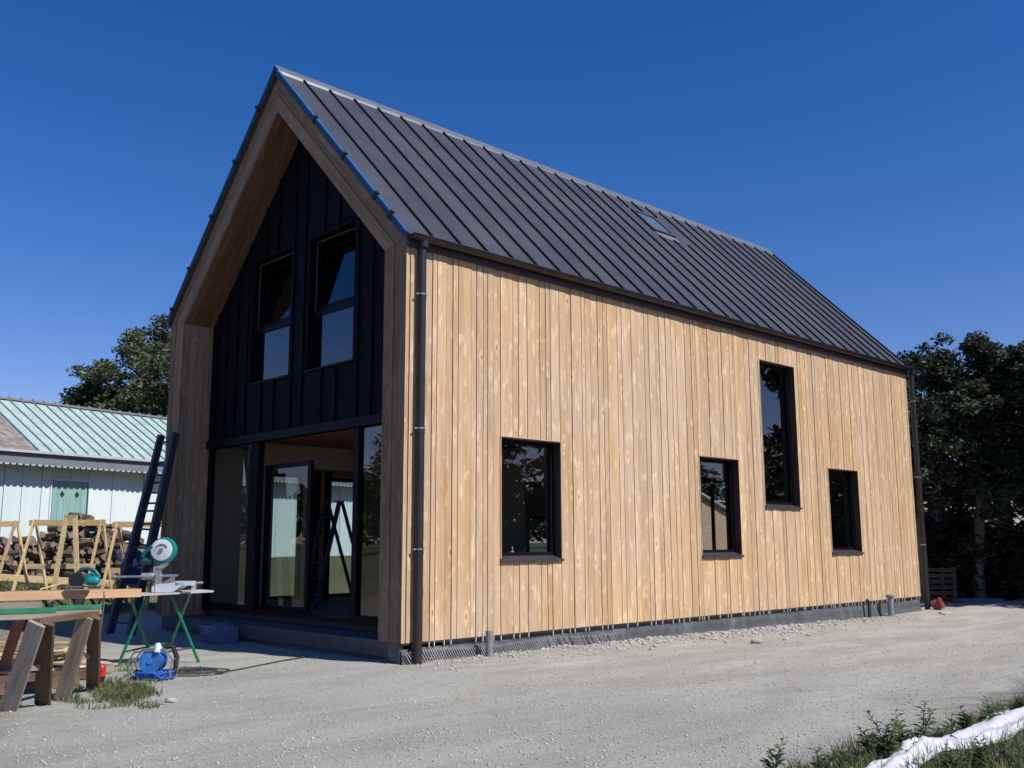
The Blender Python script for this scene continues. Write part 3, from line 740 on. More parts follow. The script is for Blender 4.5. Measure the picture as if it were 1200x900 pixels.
# red-brown pipe collar at the far corner
q=g(V((L+.16,-.3,0))); t=thing('drain_pipe','terracotta red plastic drain collar lying at the foot of the far downpipe','pipe',q)
mb=MB(); ax=V((.15,-.85,.35)).normalized()
n=24
def ring(r0,r1,h0,h1,mbx):
    mbx.lathe(q+V((0,0,.12)),ax,[(h0,r0),(h1,r1)],n)
for k in range(5): mb.lathe(q+V((0,.1,.07)),ax,[(k*.035,.11),(k*.035+.014,.125),(k*.035+.035,.113)],n)
mb.build('pipe',M['red_pvc'],t,smooth=True)
mb=MB(); mb.lathe(q+V((0,.1,.07)),ax,[(.173,.115),(.20,.14),(.215,.137),(.208,.10),(.17,.09)],n); mb.build('rim',M['red_pvc'],t,smooth=True)

# ------------------------------------------------------------------ trees
def leafcloud(cent, n_per, spread, size, seed, flat=.6):
    r=np.random.default_rng(seed); cent=np.asarray(cent); K=len(cent)
    c=np.repeat(cent,n_per,0); n=len(c)
    d=r.normal(size=(n,3)); d/=np.linalg.norm(d,axis=1)[:,None]; d*= (r.random((n,1))**.5)*spread; d[:,2]*=flat
    p=c+d
    a=r.normal(size=(n,3)); a[:,2]*=.55; a/=np.linalg.norm(a,axis=1)[:,None]
    b=np.cross(a,r.normal(size=(n,3))); b/=np.linalg.norm(b,axis=1)[:,None]
    s=size*(.55+.9*r.random((n,1)))
    v=np.stack([p-a*s, p-b*s*.42, p+a*s, p+b*s*.42],1).reshape(-1,3)
    ct=np.repeat(r.random(K),n_per)
    tone=np.clip(.55*ct+.45*r.random(n),0,1)
    return v,tone
def cloud_mesh(name,v,tone,mat,parent,k=4):
    me=bpy.data.meshes.new(name); n=len(v)//k
    l=parent_loc(parent) if parent is not None else V((0,0,0)); v=v-np.array(l)
    me.vertices.add(len(v)); me.vertices.foreach_set('co',v.astype(np.float32).ravel())
    me.loops.add(n*k); me.loops.foreach_set('vertex_index',np.arange(n*k,dtype=np.int32))
    me.polygons.add(n); me.polygons.foreach_set('loop_start',np.arange(0,n*k,k,dtype=np.int32)); me.polygons.foreach_set('loop_total',np.full(n,k,dtype=np.int32))
    a=me.attributes.new('tone','FLOAT','FACE'); a.data.foreach_set('value',tone.astype(np.float32))
    me.materials.append(mat); me.update(); me.validate()
    o=bpy.data.objects.new(name,me); C.objects.link(o)
    if parent is not None: o.parent=parent
    return o
def tree(name,label,base,h,lobes,mat,seed,clumps=26,n_per=60,size=.11,trunk=.2,spread=.5,cat='tree',group=None,bark='bark',holes=.75,cut=-.12):
    r=random.Random(seed); t=thing(name,label,cat,base,group)
    mb=MB(); top=V(base)+V((r.uniform(-.2,.2),r.uniform(-.2,.2),h))
    midp=V(base)+V((r.uniform(-.25,.25),r.uniform(-.25,.25),h*.5))
    mb.tube([V(base)+V((0,0,-.2)),V(base)+V((0,0,h*.12)),midp,top],[trunk*1.35,trunk,trunk*.72,trunk*.35],10)
    cents=[]
    for (dx,dy,dz,R,Rz) in lobes:
        c=V(base)+V((dx,dy,dz)); s0=midp.lerp(top,max(0,min(1,(dz/h-.5)*1.2)))
        k=s0.lerp(c,.5)+V((r.uniform(-.3,.3),r.uniform(-.3,.3),r.uniform(-.1,.3)))
        mb.tube([s0,k,c],[trunk*.4,trunk*.25,trunk*.1],7)
        for i in range(clumps):
            u=r.uniform(-1,1); ph=r.uniform(0,2*PI); q=math.sqrt(1-u*u); rr=r.uniform(.35,1.)**.6
            w=1+.35*noise.noise(V((math.cos(ph)*q*2,math.sin(ph)*q*2,u*2+seed)))
            if r.random()<.16: rr*=1.35
            p=c+V((math.cos(ph)*q*R,math.sin(ph)*q*R,u*Rz))*rr*w
            if noise.noise(p*holes+V((seed,0,0)))<cut: continue
            cents.append(p[:])
            if i%3==0: mb.tube([k.lerp(c,.6),p.lerp(c,.45)+V((0,0,.1)),p],[trunk*.12,trunk*.07,trunk*.03],5,cap=False)
    mb.build('trunk',M[bark],t,smooth=True)
    v,tone=leafcloud(cents,n_per,spread,size,seed)
    cloud_mesh('crown',v,tone,mat,t)
    return t
def lob(px,py,D,base,R,Rz,dD=0):
    p=at(px,py,D+dD); b=V(base); return (p.x-b.x,p.y-b.y,p.z-b.z,R,Rz)
# left tree beyond the shed (crown spreads to the left)
B=g(gp(192,42,0))
tree('broadleaf_tree','large olive-green tree rising behind the pale sheet-metal shed',B[:],8.5,
  [lob(182,400,42,B,1.3,1.1),lob(172,425,42,B,1.5,1.0),lob(212,410,43,B,2.0,2.0),lob(160,450,41,B,1.7,1.1),lob(192,455,42,B,2.0,1.6),
   lob(132,452,41,B,1.2,.7),lob(110,470,41,B,.95,.6),lob(140,478,42,B,2.0,1.1),lob(185,490,42,B,2.2,1.5),lob(225,470,43,B,2.6,2.2),lob(100,485,41,B,.8,.4)],
  M['leaf_mid'],11,clumps=34,n_per=110,size=.095,trunk=.26,spread=.48,bark='bark_pale')
# trees to the right of the house
def rtree(px,D,toppy,label,seed,wid=2.0,mat='leaf_dark',name='dense_tree'):
    B=g(gp(px,D,0)); sc=D/FOC; r=random.Random(seed); lobes=[]
    H=at(px,toppy,D).z-B.z
    for k in range(9):
        f=k/8; zz=H*(.40+.52*f); ra=wid*(1-.62*max(0,f-.45))*r.uniform(.35,.72); a=k*2.4+seed
        lobes.append((math.cos(a)*wid*.5*(1-.6*f),math.sin(a)*wid*.5*(1-.6*f),zz,ra,ra*.68))
    lobes.append((0,0,H-.55,.75,.55))
    return tree(name,label,B[:],H*.85,lobes,M[mat],seed,clumps=34,n_per=120,size=.072,trunk=.17,spread=.34,cut=-.14,holes=.6,bark='bark_pale')
rtree(1082,27.5,428,'dark tree just beyond the far downpipe of the house',21,1.7)
rtree(1112,30,408,'dark tree second to the right of the far downpipe',26,1.9)
rtree(1147,28,394,'tallest dark tree, with its top standing above the tree line right of the house',23,2.1)
rtree(1196,28.5,398,'dark tree cut by the right edge of the picture',24,2.2)
rtree(1250,27,400,'dark tree standing just outside the right edge of the picture',25,2.2)
B=g(gp(1092,29,0)); r=random.Random(31)
tree('shrub','bushy shrub with paler leaves just beyond the far downpipe, under the trees',B[:],2.4,[(math.cos(k*2.1)*.8,math.sin(k*2.1)*.8,.7+.35*k,.9,.55) for k in range(6)],M['leaf_mid'],31,clumps=26,n_per=110,size=.07,trunk=.05,spread=.33,cat='shrub')
B=g(gp(1143,29.5,0))
tree('shrub','dark bushy shrub under the tallest tree on the right',B[:],2.2,[(math.cos(k*2.1)*.9,math.sin(k*2.1)*.9,.6+.33*k,1.0,.55) for k in range(6)],M['leaf_dark'],32,clumps=26,n_per=110,size=.07,trunk=.05,spread=.33,cat='shrub')
# off to the right: trees that the windows mirror and that shade the yard's end
for i,(x,y,h,w,lb) in enumerate(((20.9,-4.0,8.3,2.3,'dark tree just outside the picture, shading the end of the yard'),(24.5,-6.5,4.4,2.4,'dark tree beside the yard, nearest to the end of the house'),(29,-9.5,4.9,2.8,'dark tree mirrored in the tall narrow window'),(25,-15,7.0,3.0,'dark tree across the yard, mirrored in the far square window'),(20,-20,8.5,3.4,'dark tree across the yard, mirrored in the nearest window'),(13,-21,8.0,3.2,'dark tree standing farthest along the yard edge'))):
    B=V((x,y,gz(x,y))); r=random.Random(40+i)
    lobes=[(math.cos(k*2.4)*w*.45,math.sin(k*2.4)*w*.45,h*(.28+.6*k/7),w*r.uniform(.5,.75),w*.5) for k in range(8)]
    tree('dense_tree',lb,B[:],h*.8,lobes,M['leaf_dark'],40+i,clumps=20,n_per=50,size=.20,trunk=.22,spread=.7)
for i,(x,y,h,w,lb) in enumerate(((9,29,8,3.0,'tree behind the pale shed, beyond the rear door of the house'),(17,27,8,3.0,'tree behind the house, beyond its far corner'),(-17,24,4.2,2.8,'tree beyond the yard to the left, mirrored in the gable glazing'),(-24,31,5,3.,'farther tree beyond the yard to the left'))):
    B=V((x,y,gz(x,y))); r=random.Random(60+i)
    lobes=[(math.cos(k*2.4)*w*.45,math.sin(k*2.4)*w*.45,h*(.3+.6*k/7),w*r.uniform(.5,.75),w*.5) for k in range(8)]
    tree('broadleaf_tree',lb,B[:],h*.8,lobes,M['leaf_mid'],60+i,clumps=20,n_per=100,size=.13,trunk=.22,spread=.7)
cents=[]; r=random.Random(15)
for k in range(2600):
    a=r.uniform(-.9,3.6); R_=r.uniform(70,84); z=r.uniform(.2,1)**.8*(6.5+2.5*noise.noise(V((a*9,0,0)))); cents.append((R_*math.cos(a),R_*math.sin(a),z))
v,tone=leafcloud(cents,34,1.5,.42,99); o=cloud_mesh('distant_wood',v,tone,M['leaf_dark'],None); tag(o,'far wood closing the view round the site','wood',kind='stuff')
# understorey hedge below the right-hand trees
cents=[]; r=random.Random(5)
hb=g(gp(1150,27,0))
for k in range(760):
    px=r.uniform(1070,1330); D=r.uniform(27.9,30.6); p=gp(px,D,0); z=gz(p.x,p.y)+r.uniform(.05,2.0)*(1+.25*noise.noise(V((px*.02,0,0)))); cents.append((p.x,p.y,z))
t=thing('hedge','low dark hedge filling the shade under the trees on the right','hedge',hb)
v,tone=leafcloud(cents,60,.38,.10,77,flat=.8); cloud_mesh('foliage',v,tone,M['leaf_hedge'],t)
cents=[]  # unseen hedge, added to cover bright ground in the window reflections
for k in range(420):
    f=r.random(); x=6+26*f; y=-24+9*f+r.uniform(-.8,.8); cents.append((x,y,gz(x,y)+r.uniform(.1,2.1)))
v,tone=leafcloud(cents,45,.6,.17,78,flat=.8); o=cloud_mesh('hedge',v,tone,M['leaf_dark'],None); tag(o,'long unseen hedge added across the yard to close bright gaps in the window reflections','hedge')
mb=MB()
for k in range(40):
    p=g(gp(r.uniform(1075,1320),r.uniform(29.5,31.4),0)); mb.tube([p,p+V((r.uniform(-.2,.2),r.uniform(-.2,.2),1.5))],[.03,.012],5)
mb.build('stems',M['bark'],t)
# small building with pale roof peeping through at the right edge
c=gp(1268,34,0); d1=HR.copy(); t=thing('outbuilding','low building with a pale ribbed roof glimpsed through the trees at the right edge','building',g(c))
mb=MB(); o=g(c)+HR*(-1.8); mb.box(o,HR*6,HF*4,V((0,0,1.75)),tone=.5); mb.build('wall',M['conc'],t)
mb=MB(); a=g(c)+HR*(-2.1)+HF*(-.4)+V((0,0,1.65)); rv=HF*2.3+V((0,0,1.35))
mb.prism([a,a+rv,a+rv+V((0,0,.05)),a+V((0,0,.05))],HR*6.6)
for k in range(24): mb.bar(a+HR*(.28*k)+V((0,0,.075)),a+HR*(.28*k)+rv+V((0,0,.075)),.05,.05)
mb.build('roof',M['slate'],t)
# brick outbuilding beyond the house, seen through its windows
t=thing('brick_outbuilding','brown brick gabled outbuilding seen through the second square window','building',(24,13.5,gz(24,13.5)))
zb=gz(24,13.5); mb=MB(); mb.prism([(21,13,zb-.3),(30,13,zb-.3),(30,13,zb+1.2),(24.6,13,zb+2.9),(21,13,zb+1.8)],(0,4,0),grain=(1,0,0)); mb.build('wall',M['brick'],t)
mb=MB()
for s_ in (0,1):
    x0,z0_=((20.7,1.75),(30.3,1.15))[s_]; a=V((x0,12.8,zb+z0_)); b=V((24.6,12.8,zb+2.98)); mb.prism([a,b,b+V((0,0,.08)),a+V((0,0,.08))],(0,4.4,0))
mb.build('roof',M['slate'],t)

# ------------------------------------------------------------------ the pale shed at the left
A=at(0,527,26.5); Bp=at(195,545,31.0); EZ=4.12
A.z=Bp.z=0; dw=(Bp-A).normalized(); nw=V((dw.y,-dw.x,0))       # nw points to the viewer
if nw.dot(HF)>0: nw=-nw
S0=A-dw*3.0; LEN=(Bp-A).length+14.5
gs=gz(A.x,A.y)-.1
t=thing('metal_shed','pale blue-green sheet-metal shed with a ribbed verdigris roof','shed',(A.x,A.y,gs))
dx0=(at(82,560,27.8)-A).dot(dw); dx1=(at(128,560,28.7)-A).dot(dw); DZ=3.42
mb=MB(); u=-3.0; wl=A-nw*.45
k=0
while u<LEN-3.0:
    w=random.choice([.52,.58,.62,.8,.95]); w=min(w,LEN-3.0-u) 
    nxt=[e for e in (dx0,dx1) if e>u+1e-3]
    if nxt and u+w>min(nxt)-.1: w=min(nxt)-u
    z1=EZ+.15
    z0=DZ if (u>=dx0-1e-3 and u<dx1-1e-3) else gs-.4
    zz=z0
    mb.box(wl+dw*(u+.008)+V((0,0,z0))+nw*random.choice([0,.01,.02]),V((0,0,z1-z0)),dw*(w-.016),-nw*.05)
    u+=w
mb.build('cladding',M['shedwall'],t)
mb=MB(); mb.box(wl-nw*.08+dw*-3.0+V((0,0,gs-.4)),V((0,0,EZ+.5-gs)),dw*LEN,-nw*.06)
mb.box(wl-nw*5.3+dw*-3.0+V((0,0,gs-.4)),V((0,0,EZ+.5-gs)),dw*LEN,-nw*.1)
for uu in (-3.0,LEN-3.1):
    o=wl+dw*uu-nw*.08
    mb.prism([o+V((0,0,gs-.4)),o-nw*5.2+V((0,0,gs-.4)),o-nw*5.2+V((0,0,EZ+.1)),o-nw*2.6+V((0,0,EZ+1.75)),o+V((0,0,EZ+.1))],dw*.1)
mb.build('wall',M['shed_dark'],t)
for i in (0,1):
    mb=MB(); a=dx0+.03+(dx1-dx0-.06)*i/2; b=dx0+.03+(dx1-dx0-.06)*(i+1)/2
    for j in range(3):
        mb.box(wl+dw*(a+(b-a)*j/3+.003)+V((0,0,gs))+nw*.015,V((0,0,DZ-.06-gs)),dw*((b-a)/3-.006),-nw*.05)
    dr=mb.build('door',M['door_teal'],t)
    s_=MB(); cc=wl+dw*((a+b)/2+(.03 if not i else -.05))+nw*.017+V((0,0,DZ-.43))
    s_.prism([cc+V((0,0,.10)),cc+dw*.075,cc-V((0,0,.10)),cc-dw*.075],nw*.004); sub(s_,'diamond_cutout',M['black'],dr)
mb=MB(); mb.box(wl+dw*(dx0-.04)+V((0,0,DZ-.05))+nw*.0,dw*(dx1-dx0+.08),V((0,0,.07)),nw*.05); mb.box(wl+dw*(dx0-.05)+V((0,0,gs)),V((0,0,DZ-gs)),dw*.05,nw*.05); mb.box(wl+dw*(dx1)+V((0,0,gs)),V((0,0,DZ-gs)),dw*.05,nw*.05)
mb.build('door_frame',plain('white_trim',(.6,.66,.66),.6),t)
# roof: pitch rises away from the viewer
ra=A+nw*.10; run=3.1; rise=1.78
rv=-nw*run+V((0,0,rise))
def rpt(u,f,h=0): return ra+dw*u+rv*f+V((0,0,EZ+h))
mb=MB(); md=MB()
d0,d1=-.25,.95   # dark sheet (plan position along the eaves)
for (u0,u1,M_) in ((-3.3,-1.45,mb),(-1.45,1.05,md),(1.05,LEN-2.7,mb)):
    M_.prism([rpt(u0,0),rpt(u0,1),rpt(u0,1,.03),rpt(u0,0,.03)],dw*(u1-u0),tone=.5)
# pale patch over the dark sheets at the lower left
mb.prism([rpt(-1.45,0,.032),rpt(-1.45,.5,.032),rpt(-1.45,.5,.045),rpt(-1.45,0,.045)],dw*1.0)
mb.prism([rpt(LEN-2.7,1,0)-rv*0,rpt(LEN-2.7,1,0)-nw*run-V((0,0,rise)),rpt(LEN-2.7,1,.03)-nw*run-V((0,0,rise)),rpt(LEN-2.7,1,.03)],-dw*(LEN+.6))
mb.build('roof',M['shedroof'],t); md.build('dark_roof_sheets',M['shed_dark'],t)
mb=MB(); u=-3.2
while u<LEN-2.7:
    if not(-1.5<u<1.0): mb.bar(rpt(u,0,.045),rpt(u,1,.045),.035,.045)
    u+=.385
mb.build('roof_ribs',plain('dark_rib',(.13,.20,.19),.7),t)
mb=MB(); mb.bar(rpt(-3.3,1,.07),rpt(LEN-2.7,1,.07),.16,.06); u=-3.2
while u<LEN-2.7: mb.bar(rpt(u,.985,.11),rpt(u,1.01,.11),.06,.07); u+=.385
mb.build('ridge',plain('violet_grey_ridge',(.20,.17,.19),.7),t)
mb=MB(); mb.bar(rpt(-3.3,0,-.02)+nw*.04,rpt(LEN-2.7,0,-.02)+nw*.04,.09,.07); mb.build('gutter',plain('pale_gutter',(.42,.43,.43),.5),t)
mb=MB(); mb.box(rpt(-3.3,0,-.36)-nw*.02,dw*(LEN+.6),V((0,0,.30)),-nw*.02,tone=.5); mb.box(rpt(-3.3,0,-.36)-nw*.04,dw*(LEN+.6),-nw*.5,V((0,0,.02)),tone=.5); mb.build('fascia',plain('grey_fascia',(.15,.17,.19),.7),t)
mb=MB(); u=-3.3
while u<LEN-2.7: mb.box(rpt(u,0,-.40)-nw*.02,dw*.12,V((0,0,.045)),-nw*.02); u+=.19
mb.build('corrugated_edge',plain('pale_edge',(.40,.45,.46),.6),t)

# ------------------------------------------------------------------ log pile in front of the shed
proto=None
def logmesh(k):
    r=random.Random(k); mb=MB(); n=7 if k%2 else 5; R=.085
    pr=[V((0,math.cos(2*PI*i/n)*R*r.uniform(.7,1.15),math.sin(2*PI*i/n)*R*r.uniform(.7,1.15))) for i in range(n)]
    l=.42; b=len(mb.v)
    mb.poly([p+V((-l/2,0,0)) for p in pr][::-1],mi=1,tone=r.random()); mb.poly([p+V((l/2,0,0)) for p in pr],mi=1)
    for i in range(n):
        a,c=pr[i],pr[(i+1)%n]; mb.poly([a+V((-l/2,0,0)),c+V((-l/2,0,0)),c+V((l/2,0,0)),a+V((l/2,0,0))],mi=0 if (i<n-2 or k%2) else 1)
    me=bpy.data.meshes.new('log'); me.from_pydata(mb.v,[],mb.f); me.materials.append(M['bark']); me.materials.append(M['log_end']); me.polygons.foreach_set('material_index',mb.m)
    return me
LM=[logmesh(k) for k in range(6)]
LB=gp(78,24.6,0); r=random.Random(3)
yawn=math.atan2(nw.y,nw.x); nlog=0
def prof(px):
    pts=[(-60,.5),(0,.85),(20,.95),(32,.9),(48,1.15),(62,1.45),(92,1.68),(118,1.6),(135,1.35),(160,1.25),(185,.9)]
    for (a,b),(c,d) in zip(pts[:-1],pts[1:]):
        if a<=px<=c: return b+(d-b)*(px-a)/(c-a)
    return .3
for row in range(11):
    px=-22+(row%2)*3.6
    while px<182:
        zrel=.07+row*.148
        if zrel<prof(px)*.95-.03+r.uniform(-.05,.08) and nlog<285:
            D=24.6+r.uniform(-.22,.22)+row*.03; p=gp(px,D,0); zg=gz(p.x,p.y)
            o=bpy.data.objects.new('log',LM[r.randrange(6)]); C.objects.link(o)
            o.location=(p.x,p.y,zg+zrel+r.uniform(-.04,.04)); o.rotation_euler=(r.uniform(0,6.28),r.uniform(-.25,.25),yawn+r.uniform(-.7,.7)); s_=r.uniform(.85,1.35); o.scale=(r.uniform(.7,1.1),s_,s_)
            tag(o,'split firewood log in the heap in front of the pale shed','log','logs of the firewood heap'); nlog+=1
        px+=7.3
# wind vane-like small grey bird feeder pole omitted; grey plank edge in front of the pile
mb=MB(); a=g(gp(-20,23.6,0)); b=g(gp(130,23.9,0)); mb.bar(a+V((0,0,.10)),b+V((0,0,.10)),.05,.16); o=mb.build('timber_beam',M['yellow_wood']); tag(o,'long pale timber lying on the grass along the firewood heap','beam')

# ------------------------------------------------------------------ pale timber trestles in the background
def aframe(name,label,pxs,D,top,mid,low,group):
    """two A-shaped ends joined by rails; pxs = (px left apex, px right apex)"""
    a0=gp(pxs[0],D,0); a1=gp(pxs[1],D,0); gzv=min(gz(a0.x,a0.y),gz(a1.x,a1.y)); 
    t=thing(name,label,'trestle',(a0.x,a0.y,gzv),group)
    ax=(a1-a0).normalized(); pf=V((-ax.y,ax.x,0)); H=top-gzv
    for a in (a0,a1):
        for sg in (-1,1):
            mb=MB(); ft=V((a.x,a.y,0))+pf*sg*.42+ax*(.18*sg); ft.z=gz(ft.x,ft.y)-.02
            mb.bar(ft,V((a.x,a.y,top))+pf*sg*.03,.085,.035,upv=ax); mb.build('leg',M['yellow_wood'],t)
    mb=MB(); o=V((0,0,top-.05)); mb.bar(V((a0.x,a0.y,top-.07))-ax*.1-pf*.06,V((a1.x,a1.y,top-.07))+ax*.1-pf*.06,.03,.13); mb.build('top_rail',M['yellow_wood'],t)
    mb=MB(); zz=gzv+H*.47; s_=.42*(1-.47)
    mb.bar(V((a0.x,a0.y,zz))-pf*(s_+.02),V((a1.x,a1.y,zz))-pf*(s_+.02),.03,.11); mb.build('rail',M['yellow_wood'],t)
    return t
GT='tall pale timber trestles behind the work table'
aframe('timber_trestle','tall pale timber trestle half cut off by the left edge of the picture',(-70,10),22.5,2.08,0,0,GT)
aframe('timber_trestle','tall pale timber trestle standing in the middle, in front of the firewood heap',(32,112),22.3,2.10,0,0,GT)
aframe('timber_trestle','tall pale timber trestle partly hidden by the dark ladder',(131,186),22.6,2.06,0,0,GT)
t_=thing('timber_trestle','slender pale timber trestle with one A-shaped pair of legs inside the middle trestle','trestle',g(gp(72,21.9,0)),GT)
for sg in (-1,1):
    mb=MB(); mb.bar(g(gp(74+sg*17,21.6,0)),V((*gp(74+sg*5,21.9,0)[:2],2.18)),.10,.035,upv=HF); mb.build('leg',M['yellow_wood'],t_)
mb=MB(); mb.bar(V((*gp(67,21.9,0)[:2],2.14)),V((*gp(81,21.9,0)[:2],2.14)),.05,.10); mb.build('top_block',M['yellow_wood'],t_)
# blue tarpaulin bundle
c=g(gp(153,21.6,0)); t=thing('tarpaulin_bundle','blue tarpaulin bundle with pale striped sheet over it, behind the dark ladder','bundle',c)
def lump(c,rx,ry,rz,seed,z0=.51):
    mb=MB(); n,mn=18,12; P=[]
    for j in range(mn+1):
        th=PI*.5-PI*j/mn*z0
        for i in range(n):
            ph=2*PI*i/n; k=1+.22*noise.noise(V((math.cos(ph)*1.6+seed,math.sin(ph)*1.6,j*.35)))+.08*math.sin(ph*5+j)
            P.append(V(c)+V((math.cos(th)*math.cos(ph)*rx*k,math.cos(th)*math.sin(ph)*ry*k,math.sin(th)*rz*k)))
    for j in range(mn):
        for i in range(n):
            i2=(i+1)%n; mb.poly([P[j*n+i],P[(j+1)*n+i],P[(j+1)*n+i2],P[j*n+i2]],tone=.5)
    return mb
lump(c+V((0,0,1.02)),.27,.26,.38,1,.99).build('bundle',plain('dark_blue_sheet',(.012,.035,.16),.6,var=.3),t,smooth=False)
mb=MB()
for k in range(9): 
    a=c+HR*(-.34+.02*k)+V((0,0,1.42-.035*k))-HF*.30; mb.bar(a,a+HR*(.42)+V((0,0,-.10)),.03,.012)
mb.build('pale_laths',M['cast2'],t)

# ------------------------------------------------------------------ ladder on the house pillar
def ladder(t,p0a,p0b,p1a,p1b,nr,mat,w=.085,th=.035,prt='rail'):
    dirv=(p1a-p0a).normalized(); side=(p0b-p0a).normalized()
    for a,b in ((p0a,p1a),(p0b,p1b)):
        mb=MB(); mb.bar(a,b,th,w,upv=side.cross(dirv)); mb.build(prt,M[mat],t)
    for k in range(nr):
        f=(k+.6)/nr; mb=MB(); mb.tube([p0a.lerp(p1a,f),p0b.lerp(p1b,f)],.018,8); mb.build('rung',M[mat],t)
b0=gp(131,17.3,0); t=thing('extension_ladder','dark navy extension ladder leaning against the left pillar of the house','ladder',g(b0))
p0a=g(gp(127,17.6,0)); p0b=g(gp(152,17.2,0)); p1a=at(180,548,17.7); p1b=at(197,548,17.3)
ladder(t,p0a,p0b,p1a,p1b,9,'navy',.13,.09)
off=V((0,0,0))+HF*.07
q0a=p0a.lerp(p1a,.45)+off; q0b=p0b.lerp(p1b,.45)+off; q1a=at(189,510,17.9); q1b=at(206,507,17.5)
ladder(t,q0a,q0b,q1a,q1b,6,'navy',.12,.075,prt='upper_rail')

# ------------------------------------------------------------------ sawhorses and work table
def leg(t,a,b,mat,w=.10,th=.04):
    mb=MB(); mb.bar(a,b,w,th,upv=HF); return mb.build('leg',M[mat],t)
TZ=.86
f1,f2,f3,f4=[g(gpy(*q)) for q in ((9,834),(50,826),(72,820),(109,808))]
tA=gp(44,9.25,TZ-.03); tB=gp(101,10.05,TZ-.03)
t=thing('sawhorse','weathered wooden sawhorse under the right half of the long plank','sawhorse',f2)
leg(t,f1,tA+HF*-.03,'grey_wood',.16); leg(t,f2,tA+HR*.05+HF*.05,'brown_wood',.15); leg(t,f3,tB-HF*.03,'grey_wood',.15); leg(t,f4,tB+HR*.05+HF*.05,'brown_wood',.14)
for a,b,c_ in ((f1,tA,f2),(f3,tB,f4)):
    mb=MB(); mb.bar(a.lerp(b,.48)-HF*.03,c_.lerp(b,.48)-HF*.03,.025,.05); mb.build('brace',M['grey_wood'],t)
ad=(tB-tA).normalized()
mb=MB(); mb.bar(tA-ad*.10+V((0,0,.015))+HF*.09,tB+ad*.10+V((0,0,.015))+HF*.09,.07,.05); mb.build('top_beam',M['brown_wood'],t)
# second sawhorse, mostly out of the picture to the left
h1,h2,h3,h4=[g(gpy(*q)) for q in ((1,792),(39,788),(-75,800),(-40,792))]
t=thing('sawhorse','wooden sawhorse with a red-painted leg at the left edge, behind the weathered one','sawhorse',h2)
uA=gp(26,11.2,TZ-.03); uB=gp(-52,11.0,TZ-.03)
leg(t,h1,uA,'red_wood',.12); leg(t,h2,uA+HR*.06,'brown_wood',.15); leg(t,h3,uB,'grey_wood'); leg(t,h4,uB+HR*.06,'brown_wood')
mb=MB(); mb.bar(uB-HR*.2+V((0,0,.035)),uA+HR*.2+V((0,0,.035)),.09,.08); mb.build('top_beam',M['grey_wood'],t)
# green-edged boards lying on them
mb=MB(); a=gp(-130,9.3,TZ+.06); b=gp(65,9.9,TZ+.06); mb.bar(a-V((0,0,.012)),b-V((0,0,.012)),.20,.040,mi=0); mb.bar(a-V((0,0,.063)),b-V((0,0,.063)),.19,.055,mi=1); o=mb.build('green_board',[M['green_paint'],M['grey_wood']]); tag(o,'green-painted formwork board cut by the left edge, lying on the sawhorses','board')
mb=MB(); a=gp(62,10.15,TZ+.05); b=gp(118,10.35,TZ+.05); mb.bar(a,b,.2,.036,mi=0); mb.bar(a-V((0,0,.045)),b-V((0,0,.045)),.19,.05,mi=1); o=mb.build('green_board',[M['green_paint'],M['grey_wood']]); tag(o,'short green-painted formwork board at the right end of the sawhorses','board')
# long pinkish beam and plank
mb=MB(); a=gp(-160,10.2,TZ+.135); b=gp(163,12.5,TZ+.085); mb.bar(a,b,.075,.10); o=mb.build('long_plank',M['pink_wood']); tag(o,'long reddish timber beam lying across the sawhorses towards the mitre saw','beam')
mb=MB(); a=gp(8,11.6,TZ+.13); b=gp(122,12.4,TZ+.12); mb.bar(a,b,.20,.04); o=mb.build('plank',M['grey_wood']); tag(o,'thin grey-brown plank lying behind the reddish beam on the work table','plank')
mb=MB(); mb.bar(gp(46,11.9,TZ+.16),gp(90,12.1,TZ+.27),.03,.018); o=mb.build('lath',M['yellow_wood']); tag(o,'thin pale lath propped beside the circular saw','lath')
# hanging cable at the end of the beam
mb=MB(); a=gp(121,11.7,1.0); pts=[a, gp(121,11.6,.85), gp(116,11.3,.5), gp(108,11.0,.2), g(gp(103,10.8,0),.01)]; mb.tube(pts,.007,6); o=mb.build('power_cable',M['cable'],smooth=True); tag(o,'thin dark power cable hanging from the reddish beam to the ground','cable')

# circular saw
c=gp(99,11.75,TZ+.135+.055); t=thing('circular_saw','teal hand-held circular saw resting on the work table','circular saw',c)
R=HR; U=V((0,0,1)); F=HF
mb=MB(); mb.box(c-R*.20-F*.08,R*.38,F*.16,U*.012); mb.build('base_plate',M['steel'],t)
mb=MB(); mb.lathe(c-F*.07+U*.085-R*.09,F,[(0,.085),(.05,.09),(.06,.08)],24); mb.build('blade_guard',M['black'],t,smooth=True)
mb=MB(); mb.lathe(c-F*.02+U*.09+R*.02,F,[(0,.055),(.04,.068),(.14,.066),(.17,.05)],20); mb.lathe(c-F*.10+U*.075+R*.08,R,[(0,.05),(.09,.055),(.12,.035)],18); mb.build('motor',M['teal'],t,smooth=True)
mb=MB(); mb.tube([c-R*.10+U*.15,c-R*.06+U*.205,c+R*.02+U*.215,c+R*.10+U*.19,c+R*.15+U*.13,c+R*.16+U*.05],[.022,.024,.022,.022,.024,.02],10); mb.build('handle',M['teal_dark'],t,smooth=True)

